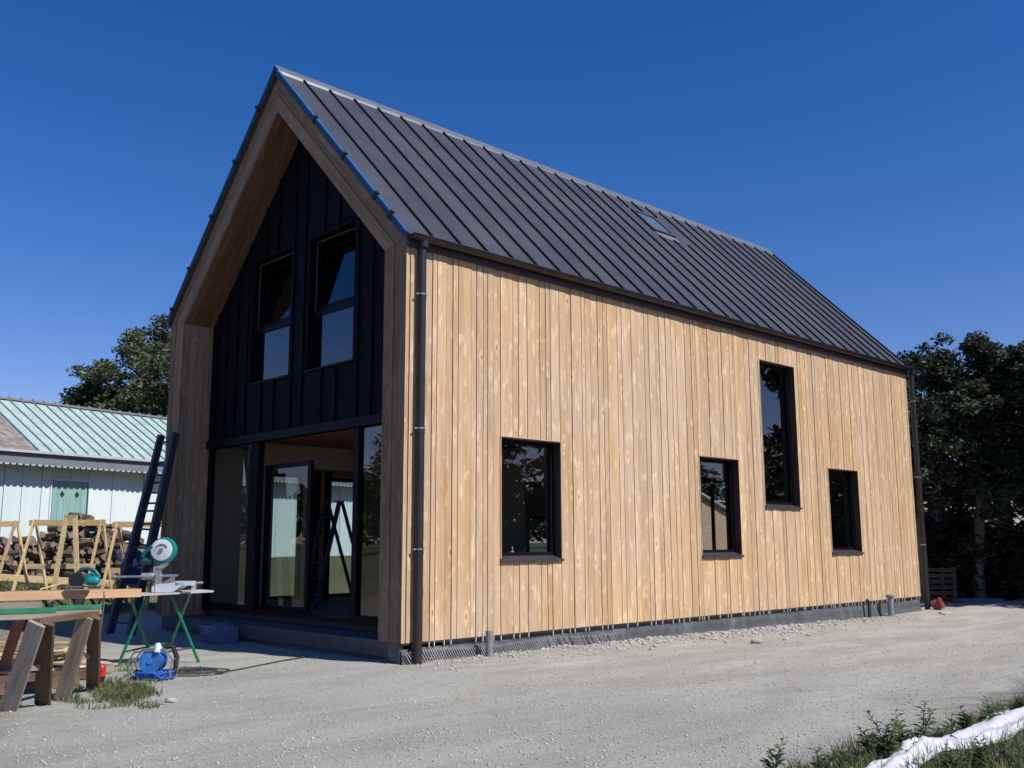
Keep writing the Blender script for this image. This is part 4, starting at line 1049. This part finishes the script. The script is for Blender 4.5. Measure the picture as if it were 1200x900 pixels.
# ------------------------------------------------------------------ mitre saw on its green stand
SZ=.895
F1,F2,F3,F4=[g(gpy(*q)) for q in ((138,781),(178,772),(233,777),(199,759))]
T1=gp(172,12.9,SZ); T2=gp(152,12.6,SZ); T3=gp(200,13.0,SZ); T4=gp(223,13.6,SZ)
t=thing('saw_stand','green tubular folding stand carrying the mitre saw','stand',F3)
for a,b in ((F1,T1),(F2,T2),(F3,T3),(F4,T4)):
    mb=MB(); mb.tube([a,b],.019,10); mb.build('leg',M['green_steel'],t,smooth=True)
for a,b in ((F1.lerp(T1,.2),F4.lerp(T4,.12)),(F2.lerp(T2,.08),F3.lerp(T3,.22))):
    mb=MB(); mb.tube([a,b],.013,8); mb.build('crossbar',M['green_steel'] if a.x<F1.x+.3 else M['steel'],t,smooth=True)
mb=MB(); mb.bar(gp(150,12.75,SZ+.012),gp(242,13.4,SZ+.03),.45,.022); mb.build('table_top',plain('pale_worn_board',(.42,.40,.36),.7),t)
cb=gp(186,13.05,SZ+.035); t=thing('mitre_saw','mitre saw with round teal blade guard and pale castings on the green stand','mitre saw',cb)
mb=MB(); mb.box(cb-R*.05-F*.15,R*.30,F*.26,U*.075); mb.prism([cb+R*.22-F*.16+U*.0,cb+R*.36-F*.16+U*.09,cb+R*.36-F*.16+U*.13,cb+R*.0-F*.16+U*.10,cb+R*.0-F*.16],F*.26)
mb.box(cb+R*.25-F*.16+U*.085,R*.24,F*.1,U*.055); mb.build('base',M['cast2'],t,bevel=.006)
mb=MB(); mb.box(cb+R*.46-F*.14+U*.03,R*.05,F*.06,U*.10); mb.tube([cb+R*.5-F*.12+U*.115,cb+R*.60-F*.12+U*.12],[.01,.016],8); mb.build('lock_handle',M['cast'],t)
mb=MB(); mb.box(cb-R*.10+F*.04+U*.07,R*.42,F*.02,U*.06); mb.build('fence',M['steel'],t)
mb=MB(); mb.tube([cb-R*.62+U*.19-F*.0,cb+R*.22+U*.21],.014,10); mb.tube([cb-R*.62+U*.19+F*.1,cb+R*.2+U*.21+F*.1],.014,10); mb.lathe(cb-R*.64+U*.19,R,[(0,.03),(.05,.03)],12); mb.build('slide_rails',M['chrome'],t,smooth=True)
mb=MB(); mb.lathe(cb-R*.13+U*.20-F*.05,R,[(-.09,.045),(.08,.05),(.10,.04)],14); mb.box(cb-R*.08-F*.04+U*.0,R*.09,F*.10,U*.33); mb.tube([cb-R*.03+U*.30,cb+R*.07+U*.38,cb+R*.10+U*.46],[.05,.045,.04],10); mb.build('arm',plain('grey_casting',(.26,.27,.28),.45,metal=.3,var=.5,sc=30),t,smooth=True)
gc=cb+U*.53+R*.03-F*.06
mb=MB(); mb.lathe(gc+F*.01,F,[(0,.160),(.03,.175),(.07,.175),(.10,.15)],36); mb.build('blade_guard',M['teal'],t,smooth=True)
mb=MB(); mb.lathe(gc-R*.01-F*.016+U*.01,F,[(0,.115),(.006,.138),(.02,.14)],32)
for k in range(12):
    a=2*PI*k/12; e=gc-R*.01+U*.01-F*.018+(R*math.cos(a)+U*math.sin(a))*.075; mb.lathe(e,F,[(0,.006),(.004,.008)],8)
mb.build('blade_cover',M['cast2'],t,smooth=True)
mb=MB(); mb.tube([gc+F*-.02+R*-.01+U*.01,gc-F*.035-R*.01+U*.01],.03,14); mb.tube([gc-F*.025+(R*math.cos(a)+U*math.sin(a))*.09 for a in (0.6,1.2,1.8,2.4,3.0)],.006,6); mb.build('hub',M['steel'],t,smooth=True)
mb=MB(); mb.tube([gc-R*.13+U*.06,gc-R*.23-U*.02,gc-R*.26-U*.08],[.028,.025,.022],10); mb.lathe(gc-R*.20-U*.13+F*.06,-R,[(-.06,.045),(.08,.05),(.10,.04)],16); mb.build('motor_and_handle',M['teal_dark'],t,smooth=True)
mb=MB(); mb.tube([cb-R*.02+U*.10-F*.1,cb-R*.02+U*.24-F*.1],.012,8); mb.box(cb+R*.17-F*.1+U*.10,R*.05,F*.03,U*.1); mb.tube([cb+R*.1+U*.12-F*.1,cb+R*.18+U*.17-F*.1],.014,8); mb.build('clamp',M['steel'],t)

# blue hose reel on a metal frame
c=g(gpy(176,797)); c=c+HF*.12; t=thing('hose_reel','blue hose reel in a small metal frame on the gravel under the mitre saw stand','reel',c)
mb=MB()
for sg in (-1,1):
    o=c+F*.12*sg
    mb.tube([o-R*.24,o-R*.27+U*.20,o-R*.20+U*.31,o+R*.16+U*.34,o+R*.24+U*.22,o+R*.22],.011,8)
mb.tube([c-R*.27-F*.12+U*.2,c-R*.27+F*.12+U*.2],.010,8); mb.tube([c+R*.24-F*.12+U*.22,c+R*.24+F*.12+U*.22],.01,8)
mb.tube([c-R*.24-F*.12,c-R*.24+F*.12],.010,8); mb.tube([c+R*.22-F*.12,c+R*.22+F*.12],.010,8); mb.build('frame',M['steel'],t,smooth=True)
mb=MB()
for k in range(7):
    rr=.11-.006*(k%2); o=c+U*.20+F*(-.08+.027*k)-R*.02; mb.tube([o+(R*math.cos(a)+U*math.sin(a))*rr for a in np.linspace(0,2*PI,18)],.014,6)
mb.build('hose_coil',M['blue'],t,smooth=True)
mb=MB(); mb.lathe(c+U*.20-F*.12-R*.02,F,[(0,.13),(.008,.13)],24); mb.lathe(c+U*.20+F*.11-R*.02,F,[(0,.13),(.008,.13)],24); mb.lathe(c+U*.20-F*.13-R*.02,F,[(0,.03),(.26,.03)],12); mb.build('drum',M['blue_pale'],t,smooth=True)
mb=MB(); P=[]
for k in range(120):
    a=k*.34; rr=.10+.09*(k/120)+.01*math.sin(k*1.7); P.append(c+R*(math.cos(a)*rr*1.3+.02)+F*(math.sin(a)*rr*.9-.08)+U*(.02+.03*((k//18)%3)+.01*random.random()))
mb.tube(P,.011,6); mb.build('loose_hose',M['blue'],t,smooth=True)
mb=MB(); mb.lathe(c+R*.06+U*.31-F*.1,U,[(0,.05),(.05,.045),(.10,.025)],14); mb.build('motor_cap',M['cast2'],t,smooth=True)
mb=MB(); mb.tube([c+R*.1+U*.35,c+R*.2+U*.36,c+R*.25+U*.25,c+R*.24+U*.05],[.03,.032,.03,.025],8); mb.build('handle',M['black'],t,smooth=True)
# black cable coil with a lead trailing to the house
mb=MB(); cc=g(gpy(228,789)); P=[]
for k in range(150):
    a=k*.21; rr=.24+.10*math.sin(k*.083)+.03*random.random(); p=cc+R*(math.cos(a)*rr*1.15)+F*(math.sin(a)*rr*.75); P.append(g(p,.012+.010*(k//30)))
st=P[-1]
for f in np.linspace(.05,1,16): p=g(gpy(262+100*f,786-16*f)); p=st.lerp(p,min(1,f*2)); P.append(g(p,.012))
mb.tube(P,.009,6); o=mb.build('cable_coil',M['cable'],smooth=True); tag(o,'loose coil of dark cable on the gravel beside the blue hose reel','cable')
P=[c+R*.2+F*.02+U*.02]
for f in np.linspace(.1,1,14): p=gpy(190+45*f,794-14*f+4*math.sin(f*9)); P.append(g(p,.012))
mb=MB(); mb.tube(P,.009,6); o=mb.build('hose_lead',M['cable'],smooth=True); tag(o,'short grey lead running from the blue reel to the cable coil','cable')
# red and black flask
c=g(gpy(118,803)); t=thing('flask','small red bottle with a dark lower half standing beside the sawhorse','bottle',c)
mb=MB(); mb.lathe(c,U,[(0,.032),(.01,.036),(.09,.036)],18); mb.lathe(c+U*.018,U,[(0,.0365),(.014,.0365)],18,mi=1); mb.build('base',[M['black'],M['red']],t,smooth=True)
mb=MB(); mb.lathe(c+U*.09,U,[(0,.036),(.005,.045),(.10,.045),(.115,.03),(.13,.028)],18); mb.build('body',M['red'],t,smooth=True)
# blue crate in the shade at the threshold
c=g(gp(255,15.9,0)); t=thing('storage_crate','blue-grey plastic crate in the shade in front of the glazed gable','crate',c)
ax=V((.0,1,0)); ay=V((1,0,0)); mb=MB(); w,d,h=.56,.36,.27; o=c-ay*d/2-ax*w/2
for (p,a_,b_,c_) in ((o,ax*w,ay*.02,U*h),(o+ay*(d-.02),ax*w,ay*.02,U*h),(o+ay*.02,ay*(d-.04),ax*.02,U*h),(o+ay*.02+ax*(w-.02),ay*(d-.04),ax*.02,U*h),(o+ay*.02+ax*.02,ax*(w-.04),ay*(d-.04),U*.02)): mb.box(p,a_,b_,c_)
mb.build('tray',M['blue_grey'],t)
mb=MB(); 
for k in range(9): mb.box(o-ay*.012+ax*(.02+k*.062),U*h*.9,ax*.02,ay*.011)
mb.box(o-ay*.02+U*(h-.03)-ax*.015,ax*(w+.03),ay*.019,U*.03); mb.build('ribs',M['blue_grey'],t)
lump(c+U*.16,.25,.15,.12,4).build('contents',M['grey_pvc'],t)
# step ladder and bench inside the house
c=V((2.0,4.8,.4)); t=thing('step_ladder','dark step ladder standing open inside the glazed ground floor','ladder',c)
for yv in (4.55,5.0):
    mb=MB(); mb.bar((1.6,yv,.4),(2.05,yv+.0,2.3),.05,.07,upv=(1,0,0)); mb.build('rail',M['navy'],t)
    mb=MB(); mb.bar((2.75,yv,.4),(2.1,yv,2.3),.04,.05,upv=(1,0,0)); mb.build('rear_rail',M['navy'],t)
for k in range(7):
    f=(k+1)/7.; mb=MB(); x=1.6+.45*f; mb.bx(x-.05,x+.05,4.55,5.0,.4+1.9*f-.02,.4+1.9*f,grain='y'); mb.build('tread',M['navy'],t)
t=thing('workbench','low workbench in the dark ground-floor room','table',(2.6,2.8,.4))
mb=MB(); mb.bx(2.2,3.0,1.9,3.4,1.12,1.17,grain='y'); mb.build('bench_top',M['grey_wood'],t)
for x in (2.25,2.95):
    for y in (1.95,3.35): mb=MB(); mb.bar((x,y,.4),(x,y,1.12),.05,.05); mb.build('leg',M['grey_wood'],t)
# small white figure-like plug on the sill of the first square window: a white spout
c=V((2.22,.24,1.40)); mb=MB(); mb.lathe(c,U,[(0,.035),(.015,.035),(.03,.012),(.09,.010),(.10,.004)],12); o=mb.build('spray_nozzle',M['cast2'],smooth=True); tag(o,'small white nozzle standing inside on the sill of the nearest square window','nozzle')

# ------------------------------------------------------------------ offcuts on the ground behind the sawhorses
r=random.Random(12); LBL=['pale offcut board in the heap of offcuts behind the sawhorses']
for k in range(20):
    px=r.uniform(-10,88); D=r.uniform(12.3,14.0); c=g(gp(px,D,0)); a=r.uniform(-.45,.35)+ (0 if k%4 else 1.2); ln=r.uniform(.6,1.5); z=.03+.022*(k//2)*(1-min(1,abs(px-30)/90.))
    dv=(HR*math.cos(a)+HF*math.sin(a))*ln/2; mb=MB(); tl=r.uniform(-.04,.06)
    mb.bar(c-dv+U*z,c+dv+U*(z+abs(tl)+.01),r.choice([.09,.12,.15]),r.choice([.022,.03,.04])); o=mb.build('offcut_board',M['yellow_wood']); tag(o,LBL[0],'board','pale offcut boards heaped behind the sawhorses')
mb=MB(); mb.bar(g(gp(52,12.4,0),.04),g(gp(122,13.0,0),.04),.30,.03); o=mb.build('sheet_board',plain('pale_sheet_board',(.50,.47,.42),.8)); tag(o,'wide pale grey board lying on the ground at the right of the offcut heap','board')
for i,(a,b,c_,d,lb) in enumerate(((-40,10.9,118,11.9,'dark brown beam lying on the ground under the sawhorses, farther of two'),(-40,10.2,88,11.2,'dark brown beam lying on the ground under the sawhorses, nearer of two'))):
    mb=MB(); mb.bar(g(gp(a,b,0),.06),g(gp(c_,d,0),.06),.12,.10); o=mb.build('ground_beam',M['brown_wood']); tag(o,lb,'beam')

# ------------------------------------------------------------------ pallet, blue sheet at the far right
c=g(gp(1104,27.3,0)); t=thing('pallet','wooden pallet, coloured dark for the tree shade, standing upright under the trees beyond the house','pallet',c)
mb=MB()
for k in range(6): mb.box(c-HR*.42+V((0,0,.03+k*.155)),HR*.84,U*.10,HF*.02)
mb.build('slats',M['brown_wood'],t); mb=MB()  # dark brown colour stands in for tree shade on the pallet
for k in (-.40,0,.32): mb.box(c+HR*k+HF*.02,U*.93,HR*.09,HF*.1)
mb.build('bearers',M['brown_wood'],t)
c=g(gp(1150,26.7,0)); mb=MB(); mb.box(c-HR*.6,HR*1.2,HF*.5,U*.10); o=mb.build('blue_slab',M['blue_grey'],bevel=.02); tag(o,'flat blue-grey pack lying in the shade under the trees','pack')

# ------------------------------------------------------------------ stones
def stone_mesh(k,mat):
    r=random.Random(k+100); import bmesh
    bm=bmesh.new(); bmesh.ops.create_icosphere(bm,subdivisions=2,radius=1)
    s_=(r.uniform(.8,1.2),r.uniform(.6,1),r.uniform(.35,.6))
    for v in bm.verts:
        n_=1+.35*noise.noise(v.co*1.3+V((k*7,0,0)))+.12*noise.noise(v.co*4+V((k*3,1,0))); v.co=V((v.co.x*s_[0],v.co.y*s_[1],v.co.z*s_[2]))*n_
    me=bpy.data.meshes.new('stone'); bm.to_mesh(me); bm.free(); me.materials.append(mat); return me
SM=[stone_mesh(k,M['stone']) for k in range(7)]
r=random.Random(8)
def stone(x,y,s,label=None,group=None,k=None):
    o=bpy.data.objects.new('stone',SM[r.randrange(7) if k is None else k]); C.objects.link(o); o.location=(x,y,gz(x,y)+s*.2); o.scale=(s,s,s); o.rotation_euler=(r.uniform(-.2,.2),r.uniform(-.2,.2),r.uniform(0,6.3))
    tag(o,label or 'pale rubble stone lying in the strip along the foot of the long wall','stone',group or 'rubble stones along the wall')
for k in range(120):
    x=r.choice([r.uniform(2.2,12.5),r.gauss(7.0,1.8),r.gauss(8.5,1.5)]); y=-.16-abs(r.gauss(0,.55)); x=max(1.8,min(13,x))
    if y<-1.9: continue
    stone(x,y,r.uniform(.018,.055)*(1.35 if r.random()<.12 else 1))
p=gpy(201,822); stone(p.x,p.y,.075,'single pale stone on the gravel to the right of the sawhorse feet','lone stones',2)
p=gpy(887,752); stone(p.x,p.y,.10,'largest pale rubble stone in front of the long wall below the tall window','lone stones',3)
p=gpy(1107,716); stone(p.x,p.y,.11,'pale stone beside the red drain collar at the far corner','lone stones',4)

# gravel: loose small stones
def gravel(name,n,sampler,smin,smax,mat,seed):
    rr=np.random.default_rng(seed); import bmesh
    bm=bmesh.new(); bmesh.ops.create_icosphere(bm,subdivisions=1,radius=1); bv=np.array([v.co[:] for v in bm.verts]); bf=np.array([[v.index for v in f.verts] for f in bm.faces]); bm.free()
    # use a plain octahedron-like low poly stone
    bv=np.array([(1,0,0),(-1,0,0),(0,1,0),(0,-1,0),(0,0,1),(0,0,-1)],float); bf=np.array([(0,2,4),(2,1,4),(1,3,4),(3,0,4),(2,0,5),(1,2,5),(3,1,5),(0,3,5)])
    xy=sampler(rr,n); z=np.array([gz(x,y) for x,y in xy])
    s=smin+(smax-smin)*rr.random(n)**3.2
    V_=np.repeat(bv[None],n,0)*(.6+.8*rr.random((n,6,1))); a=rr.random(n)*6.28; ca,sa=np.cos(a),np.sin(a)
    V_[:,:,2]*=.55; X=V_[:,:,0]*ca[:,None]-V_[:,:,1]*sa[:,None]; Y=V_[:,:,0]*sa[:,None]+V_[:,:,1]*ca[:,None]
    V_=np.stack([X,Y,V_[:,:,2]],2)*s[:,None,None]+np.stack([xy[:,0],xy[:,1],z+s*.15],1)[:,None,:]
    F_=(bf[None]+(np.arange(n)*6)[:,None,None]).reshape(-1,3)
    me=bpy.data.meshes.new(name); nf=len(F_)
    me.vertices.add(n*6); me.vertices.foreach_set('co',V_.astype(np.float32).ravel()); me.loops.add(nf*3); me.loops.foreach_set('vertex_index',F_.astype(np.int32).ravel())
    me.polygons.add(nf); me.polygons.foreach_set('loop_start',np.arange(0,nf*3,3,dtype=np.int32)); me.polygons.foreach_set('loop_total',np.full(nf,3,dtype=np.int32))
    at_=me.attributes.new('tone','FLOAT','FACE'); at_.data.foreach_set('value',np.repeat(rr.random(n),8).astype(np.float32)); me.materials.append(mat); me.update(); me.validate()
    o=bpy.data.objects.new(name,me); C.objects.link(o); return o
def mat_grav():
    M_,t,p,o=nt('loose_gravel'); at_=N(t,'ShaderNodeAttribute',attribute_name='tone')
    t.links.new(ramp(t,at_.outputs['Fac'],[(0,(.24,.23,.215)),(.2,(.33,.325,.31)),(.9,(.42,.41,.395)),(1,(.52,.51,.49))]),p.inputs['Base Color']); p.inputs['Roughness'].default_value=.9; return M_
GM=mat_grav()
def samp_view(rr,n):
    out=[]
    while len(out)<n:
        D=4.6+18*rr.random()**1.7; px=rr.uniform(-60,1260); p=gp(px,D,0)
        if p.y<-.05 or p.x<0: 
            if p.x<-.02 or p.y<-.05: out.append((p.x,p.y))
    return np.array(out)
o=gravel('loose_gravel',42000,samp_view,.004,.017,GM,1); tag(o,'small loose grey stones scattered over the compacted yard','gravel',kind='stuff')
def samp_rub(rr,n):
    x=np.concatenate([rr.uniform(.1,13.5,n//2),rr.normal(7.3,2.4,n-n//2)]); x=np.clip(x,.1,14); y=-.04-np.abs(rr.normal(0,.42,n)); return np.stack([x,y],1)
o=gravel('rubble_chips',5200,samp_rub,.008,.034,GM,2); tag(o,'small rubble chips heaped along the foot of the long wall','rubble',kind='stuff')

# ------------------------------------------------------------------ grass, weeds
def blades(name,pts,hmin,hmax,w,mat,seed,label,lean=.5):
    rr=np.random.default_rng(seed); n=len(pts); P=np.array([(x,y,gz(x,y)-.01) for x,y in pts]); h=hmin+(hmax-hmin)*rr.random(n)**1.6
    a=rr.random(n)*6.28; d=np.stack([np.cos(a),np.sin(a),np.zeros(n)],1); l=lean*rr.random(n)[:,None]*h[:,None]
    b=rr.random(n)*6.28; e=np.stack([np.cos(b),np.sin(b),np.zeros(n)],1)*w*(.5+rr.random(n)[:,None])
    up_=np.array([0,0,1.])
    m1=P+d*l*.35+up_*h[:,None]*.55; tp=P+d*l+up_*h[:,None]*.95
    v1=np.stack([P-e,P+e,m1+e*.8,m1-e*.8],1); v2=np.stack([m1-e*.8,m1+e*.8,tp+e*.08,tp-e*.08],1)
    v=np.stack([v1,v2],1).reshape(-1,3); tone=np.repeat(rr.random(n)**1.5,2)
    o=cloud_mesh(name,v,tone,mat,None); return tag(o,label,'grass',kind='stuff')
rr=np.random.default_rng(3)
def in_view(pxa,pxb,pya,pyb,n,f,seed):
    r_=np.random.default_rng(seed); out=[]
    while len(out)<n:
        px=r_.uniform(pxa,pxb); py=r_.uniform(pya,pyb); p=gpy(px,py)
        if f(px,py,p,r_): out.append((p.x,p.y))
    return out
def f_br(px,py,p,r_):
    edge=np.interp(px,[890,930,1010,1100,1150,1200,1300],[925,905,872,868,842,825,795])
    nse=noise.noise(V((p.x*2.2,p.y*2.2,0)))
    ty=np.interp(px,[1000,1015,1042,1068,1083,1100,1125,1150,1175,1200,1235,1290],[940,925,902,886,874,872,872,862,849,838,822,800])
    if px>1005 and abs(py-ty-2)<15 and r_.random()<.93: return False
    return py>edge+ -6*r_.random()+16*nse and nse>-.55+.9*r_.random()-.5
blades('grass',in_view(880,1320,790,985,15000,f_br,1),.03,.15,.0035,M['grass'],4,'rough grass growing round the white tarpaulin in the bottom right corner',.9)
def f_bl(px,py,p,r_):
    nse=noise.noise(V((p.x*3.1,p.y*3.1,5))); return nse>.0+.25*r_.random()
blades('grass',in_view(-40,190,775,830,5200,f_bl,2),.02,.09,.004,M['grass'],5,'thin grass tufts on the earth round the feet of the sawhorses',.9)
blades('grass',in_view(100,185,798,826,2600,lambda px,py,p,r_: ((px-143)/42)**2+((py-811)/13)**2<r_.random(),8),.02,.10,.004,M['grass'],9,'low green grass patch beside the right-hand sawhorse feet',.9)
def samp_bank(n,seed):
    r_=np.random.default_rng(seed); out=[]
    while len(out)<n:
        D=r_.uniform(20.5,27.5); px=r_.uniform(-40,215); p=gp(px,D,0)
        if p.y>11.9: out.append((p.x,p.y))
    return out
blades('grass',samp_bank(11000,6),.04,.16,.008,M['grass'],7,'grass on the low bank in front of the pale shed',.7)
def weed(base,h,seed,label,group,leafs=None,mat='weed'):
    r=random.Random(seed); t=thing('weed',label,'plant',base,group); st=MB(); vs=[]; tn=[]
    B=V(base)
    for s_ in range(r.choice([2,3,4])):
        a=r.uniform(0,6.28); ln=r.uniform(.15,.4)*h; hh=h*r.uniform(.6,1)
        P=[B+V((math.cos(a)*ln*f*f,math.sin(a)*ln*f*f,hh*f)) for f in (0,.25,.5,.75,1)]
        st.tube(P,[.005,.0045,.004,.003,.001],5)
        nl=int(hh/.011)
        for k in range(nl):
            f=.12+.88*k/nl; i=min(3,int(f*4)); p=P[i].lerp(P[i+1],f*4-i); b=k*2.4+r.random(); L_=.10*(1.25-f*.7)*r.uniform(.7,1.3)
            d=V((math.cos(b),math.sin(b),r.uniform(.1,.8))).normalized(); sd=d.cross(U).normalized()*L_*.17
            q=[p,p+d*L_*.5+sd,p+d*L_-U*L_*.2,p+d*L_*.5-sd]; vs+=[x[:] for x in q]; tn.append(r.random()*.7+.15*f)
    st.build('stem',M[mat],t); cloud_mesh('leaves',np.array(vs),np.array(tn),M[mat],t); return t
WL=[(908,905,.20,'small upright weed standing apart at the left end of the grass in the bottom right'),(965,912,.24,'tall leafy weed left of the white tarpaulin'),(990,896,.12,'low bushy weed left of the white tarpaulin'),(1040,887,.27,'weed with arching stems at the near fold of the tarpaulin'),(1060,876,.24,'slender weed just behind the near fold of the tarpaulin'),(1082,871,.26,'tallest dark weed behind the near fold of the tarpaulin'),(1020,880,.16,'short weed between the taller ones left of the tarpaulin'),(1108,866,.12,'low weed behind the middle of the tarpaulin'),(1135,856,.16,'small weed behind the middle of the tarpaulin, in bare soil'),(1160,850,.24,'upright weed behind the far half of the tarpaulin'),(1175,846,.12,'low weed beside the far half of the tarpaulin'),(1196,838,.16,'weed at the right edge behind the tarpaulin')]
for i,(px,py,h,lb) in enumerate(WL):
    p=gpy(px,py,.03); weed((p.x,p.y,gz(p.x,p.y)-.01),h*1.35,i+50,lb,'weeds round the white tarpaulin')
TY=lambda px: float(np.interp(px,[1015,1042,1068,1083,1100,1125,1150,1175,1200,1235,1290],[925,902,886,874,872,872,862,849,838,822,800]))
for i in range(30):
    px=925+i*11+random.uniform(-6,6); py=np.interp(px,[890,1000,1100,1200],[922,890,870,845])+random.uniform(2,30)
    if px>1020: py=TY(px)+(random.uniform(34,60) if i%3==0 else random.uniform(-17,-10)); p=gpy(px,py,.03)
    weed((p.x,p.y,gz(p.x,p.y)-.01),random.uniform(.10,.22),i+150,'low weed among the rough grass of the bottom right corner','low weeds in the rough grass')
# ------------------------------------------------------------------ white tarpaulin strip
path=[(1015,925,.16,.05),(1042,902,.15,.06),(1068,886,.14,.07),(1083,874,.15,.10),(1100,872,.14,.05),(1125,872,.17,.07),(1150,862,.19,.09),(1175,849,.19,.10),(1200,838,.20,.10),(1235,822,.2,.1),(1290,800,.2,.1)]
mb=MB(); rows=[]
def interp(f):
    i=min(len(path)-2,int(f)); k=f-i; return [path[i][j]*(1-k)+path[i+1][j]*k for j in range(4)]
NR=90
for i in range(NR+1):
    px,py,w,h=interp(i/NR*(len(path)-1)); p=gpy(px,py,.05); p2=gpy(interp(min(len(path)-1,i/NR*(len(path)-1)+.1))[0],interp(min(len(path)-1,i/NR*(len(path)-1)+.1))[1],.05)
    d=(p2-p); d.z=0
    if d.length<1e-4: d=dl
    dl=d.normalized(); sd=V((-dl.y,dl.x,0)); row=[]
    for k in range(15):
        s_=-1+2*k/14; yy=s_*w; zz=h*.75*(1-abs(s_)**3)+.022*noise.noise(V((i*.16,s_*2.4,0)))+.014*noise.noise(V((i*.5,s_*5,4)))+.02*math.sin(s_*7+i*.12)
        q=V((p.x,p.y,0))+sd*yy; q.z=gz(q.x,q.y)+max(.0,zz)+.012; q+=sd*.03*noise.noise(V((i*.3,s_,9))); row.append(q)
    rows.append(row)
for i in range(NR):
    for k in range(14): mb.poly([rows[i][k],rows[i+1][k],rows[i+1][k+1],rows[i][k+1]],tone=.5)
o=mb.build('tarpaulin',M['tarp'],smooth=False)
import bmesh as _b
bm=_b.new(); bm.from_mesh(o.data); _b.ops.remove_doubles(bm,verts=bm.verts,dist=1e-5); bm.to_mesh(o.data); bm.free()
for pl in o.data.polygons: pl.use_smooth=True
sd_=o.modifiers.new('thick','SOLIDIFY'); sd_.thickness=.006; sd_.offset=1
tag(o,'crumpled white tarpaulin strip lying in the grass in the bottom right corner','tarpaulin')

# ------------------------------------------------------------------ light
SUN_EL=math.radians(48); az=math.atan2(-.97,.245)      # direction towards the sun in plan
sd=V((math.cos(SUN_EL)*math.cos(az),math.cos(SUN_EL)*math.sin(az),math.sin(SUN_EL)))
sl=bpy.data.lights.new('sun','SUN'); sl.energy=5.0; sl.angle=math.radians(.53); sl.color=(1,.955,.89)
so=bpy.data.objects.new('sun',sl); C.objects.link(so); so.rotation_euler=sd.to_track_quat('Z','Y').to_euler(); so.location=(0,0,30)
wd=bpy.data.worlds.new('World'); S.world=wd; wd.use_nodes=True; t=wd.node_tree; t.nodes.clear()
o=t.nodes.new('ShaderNodeOutputWorld'); b=t.nodes.new('ShaderNodeBackground'); sk=t.nodes.new('ShaderNodeTexSky'); sk.sky_type='NISHITA'
sk.sun_disc=False; sk.sun_elevation=SUN_EL; sk.sun_rotation=PI/2-az; sk.air_density=1.0; sk.dust_density=.25; sk.ozone_density=3.0; sk.altitude=200
hs=t.nodes.new('ShaderNodeHueSaturation'); hs.inputs['Saturation'].default_value=1.38
tint=t.nodes.new('ShaderNodeMix'); tint.data_type='RGBA'; tint.blend_type='MULTIPLY'; tint.inputs[0].default_value=1; tint.inputs[7].default_value=(1.12,.82,1.03,1)
t.links.new(sk.outputs[0],hs.inputs['Color']); t.links.new(hs.outputs[0],tint.inputs[6]); t.links.new(tint.outputs[2],b.inputs[0]); b.inputs[1].default_value=.10; t.links.new(b.outputs[0],o.inputs[0])
S.view_settings.view_transform='Standard'; S.view_settings.look='None'; S.view_settings.exposure=.18; S.view_settings.gamma=1
S.render.engine='CYCLES'
try:
    S.cycles.max_bounces=8; S.cycles.transparent_max_bounces=12
except Exception: pass
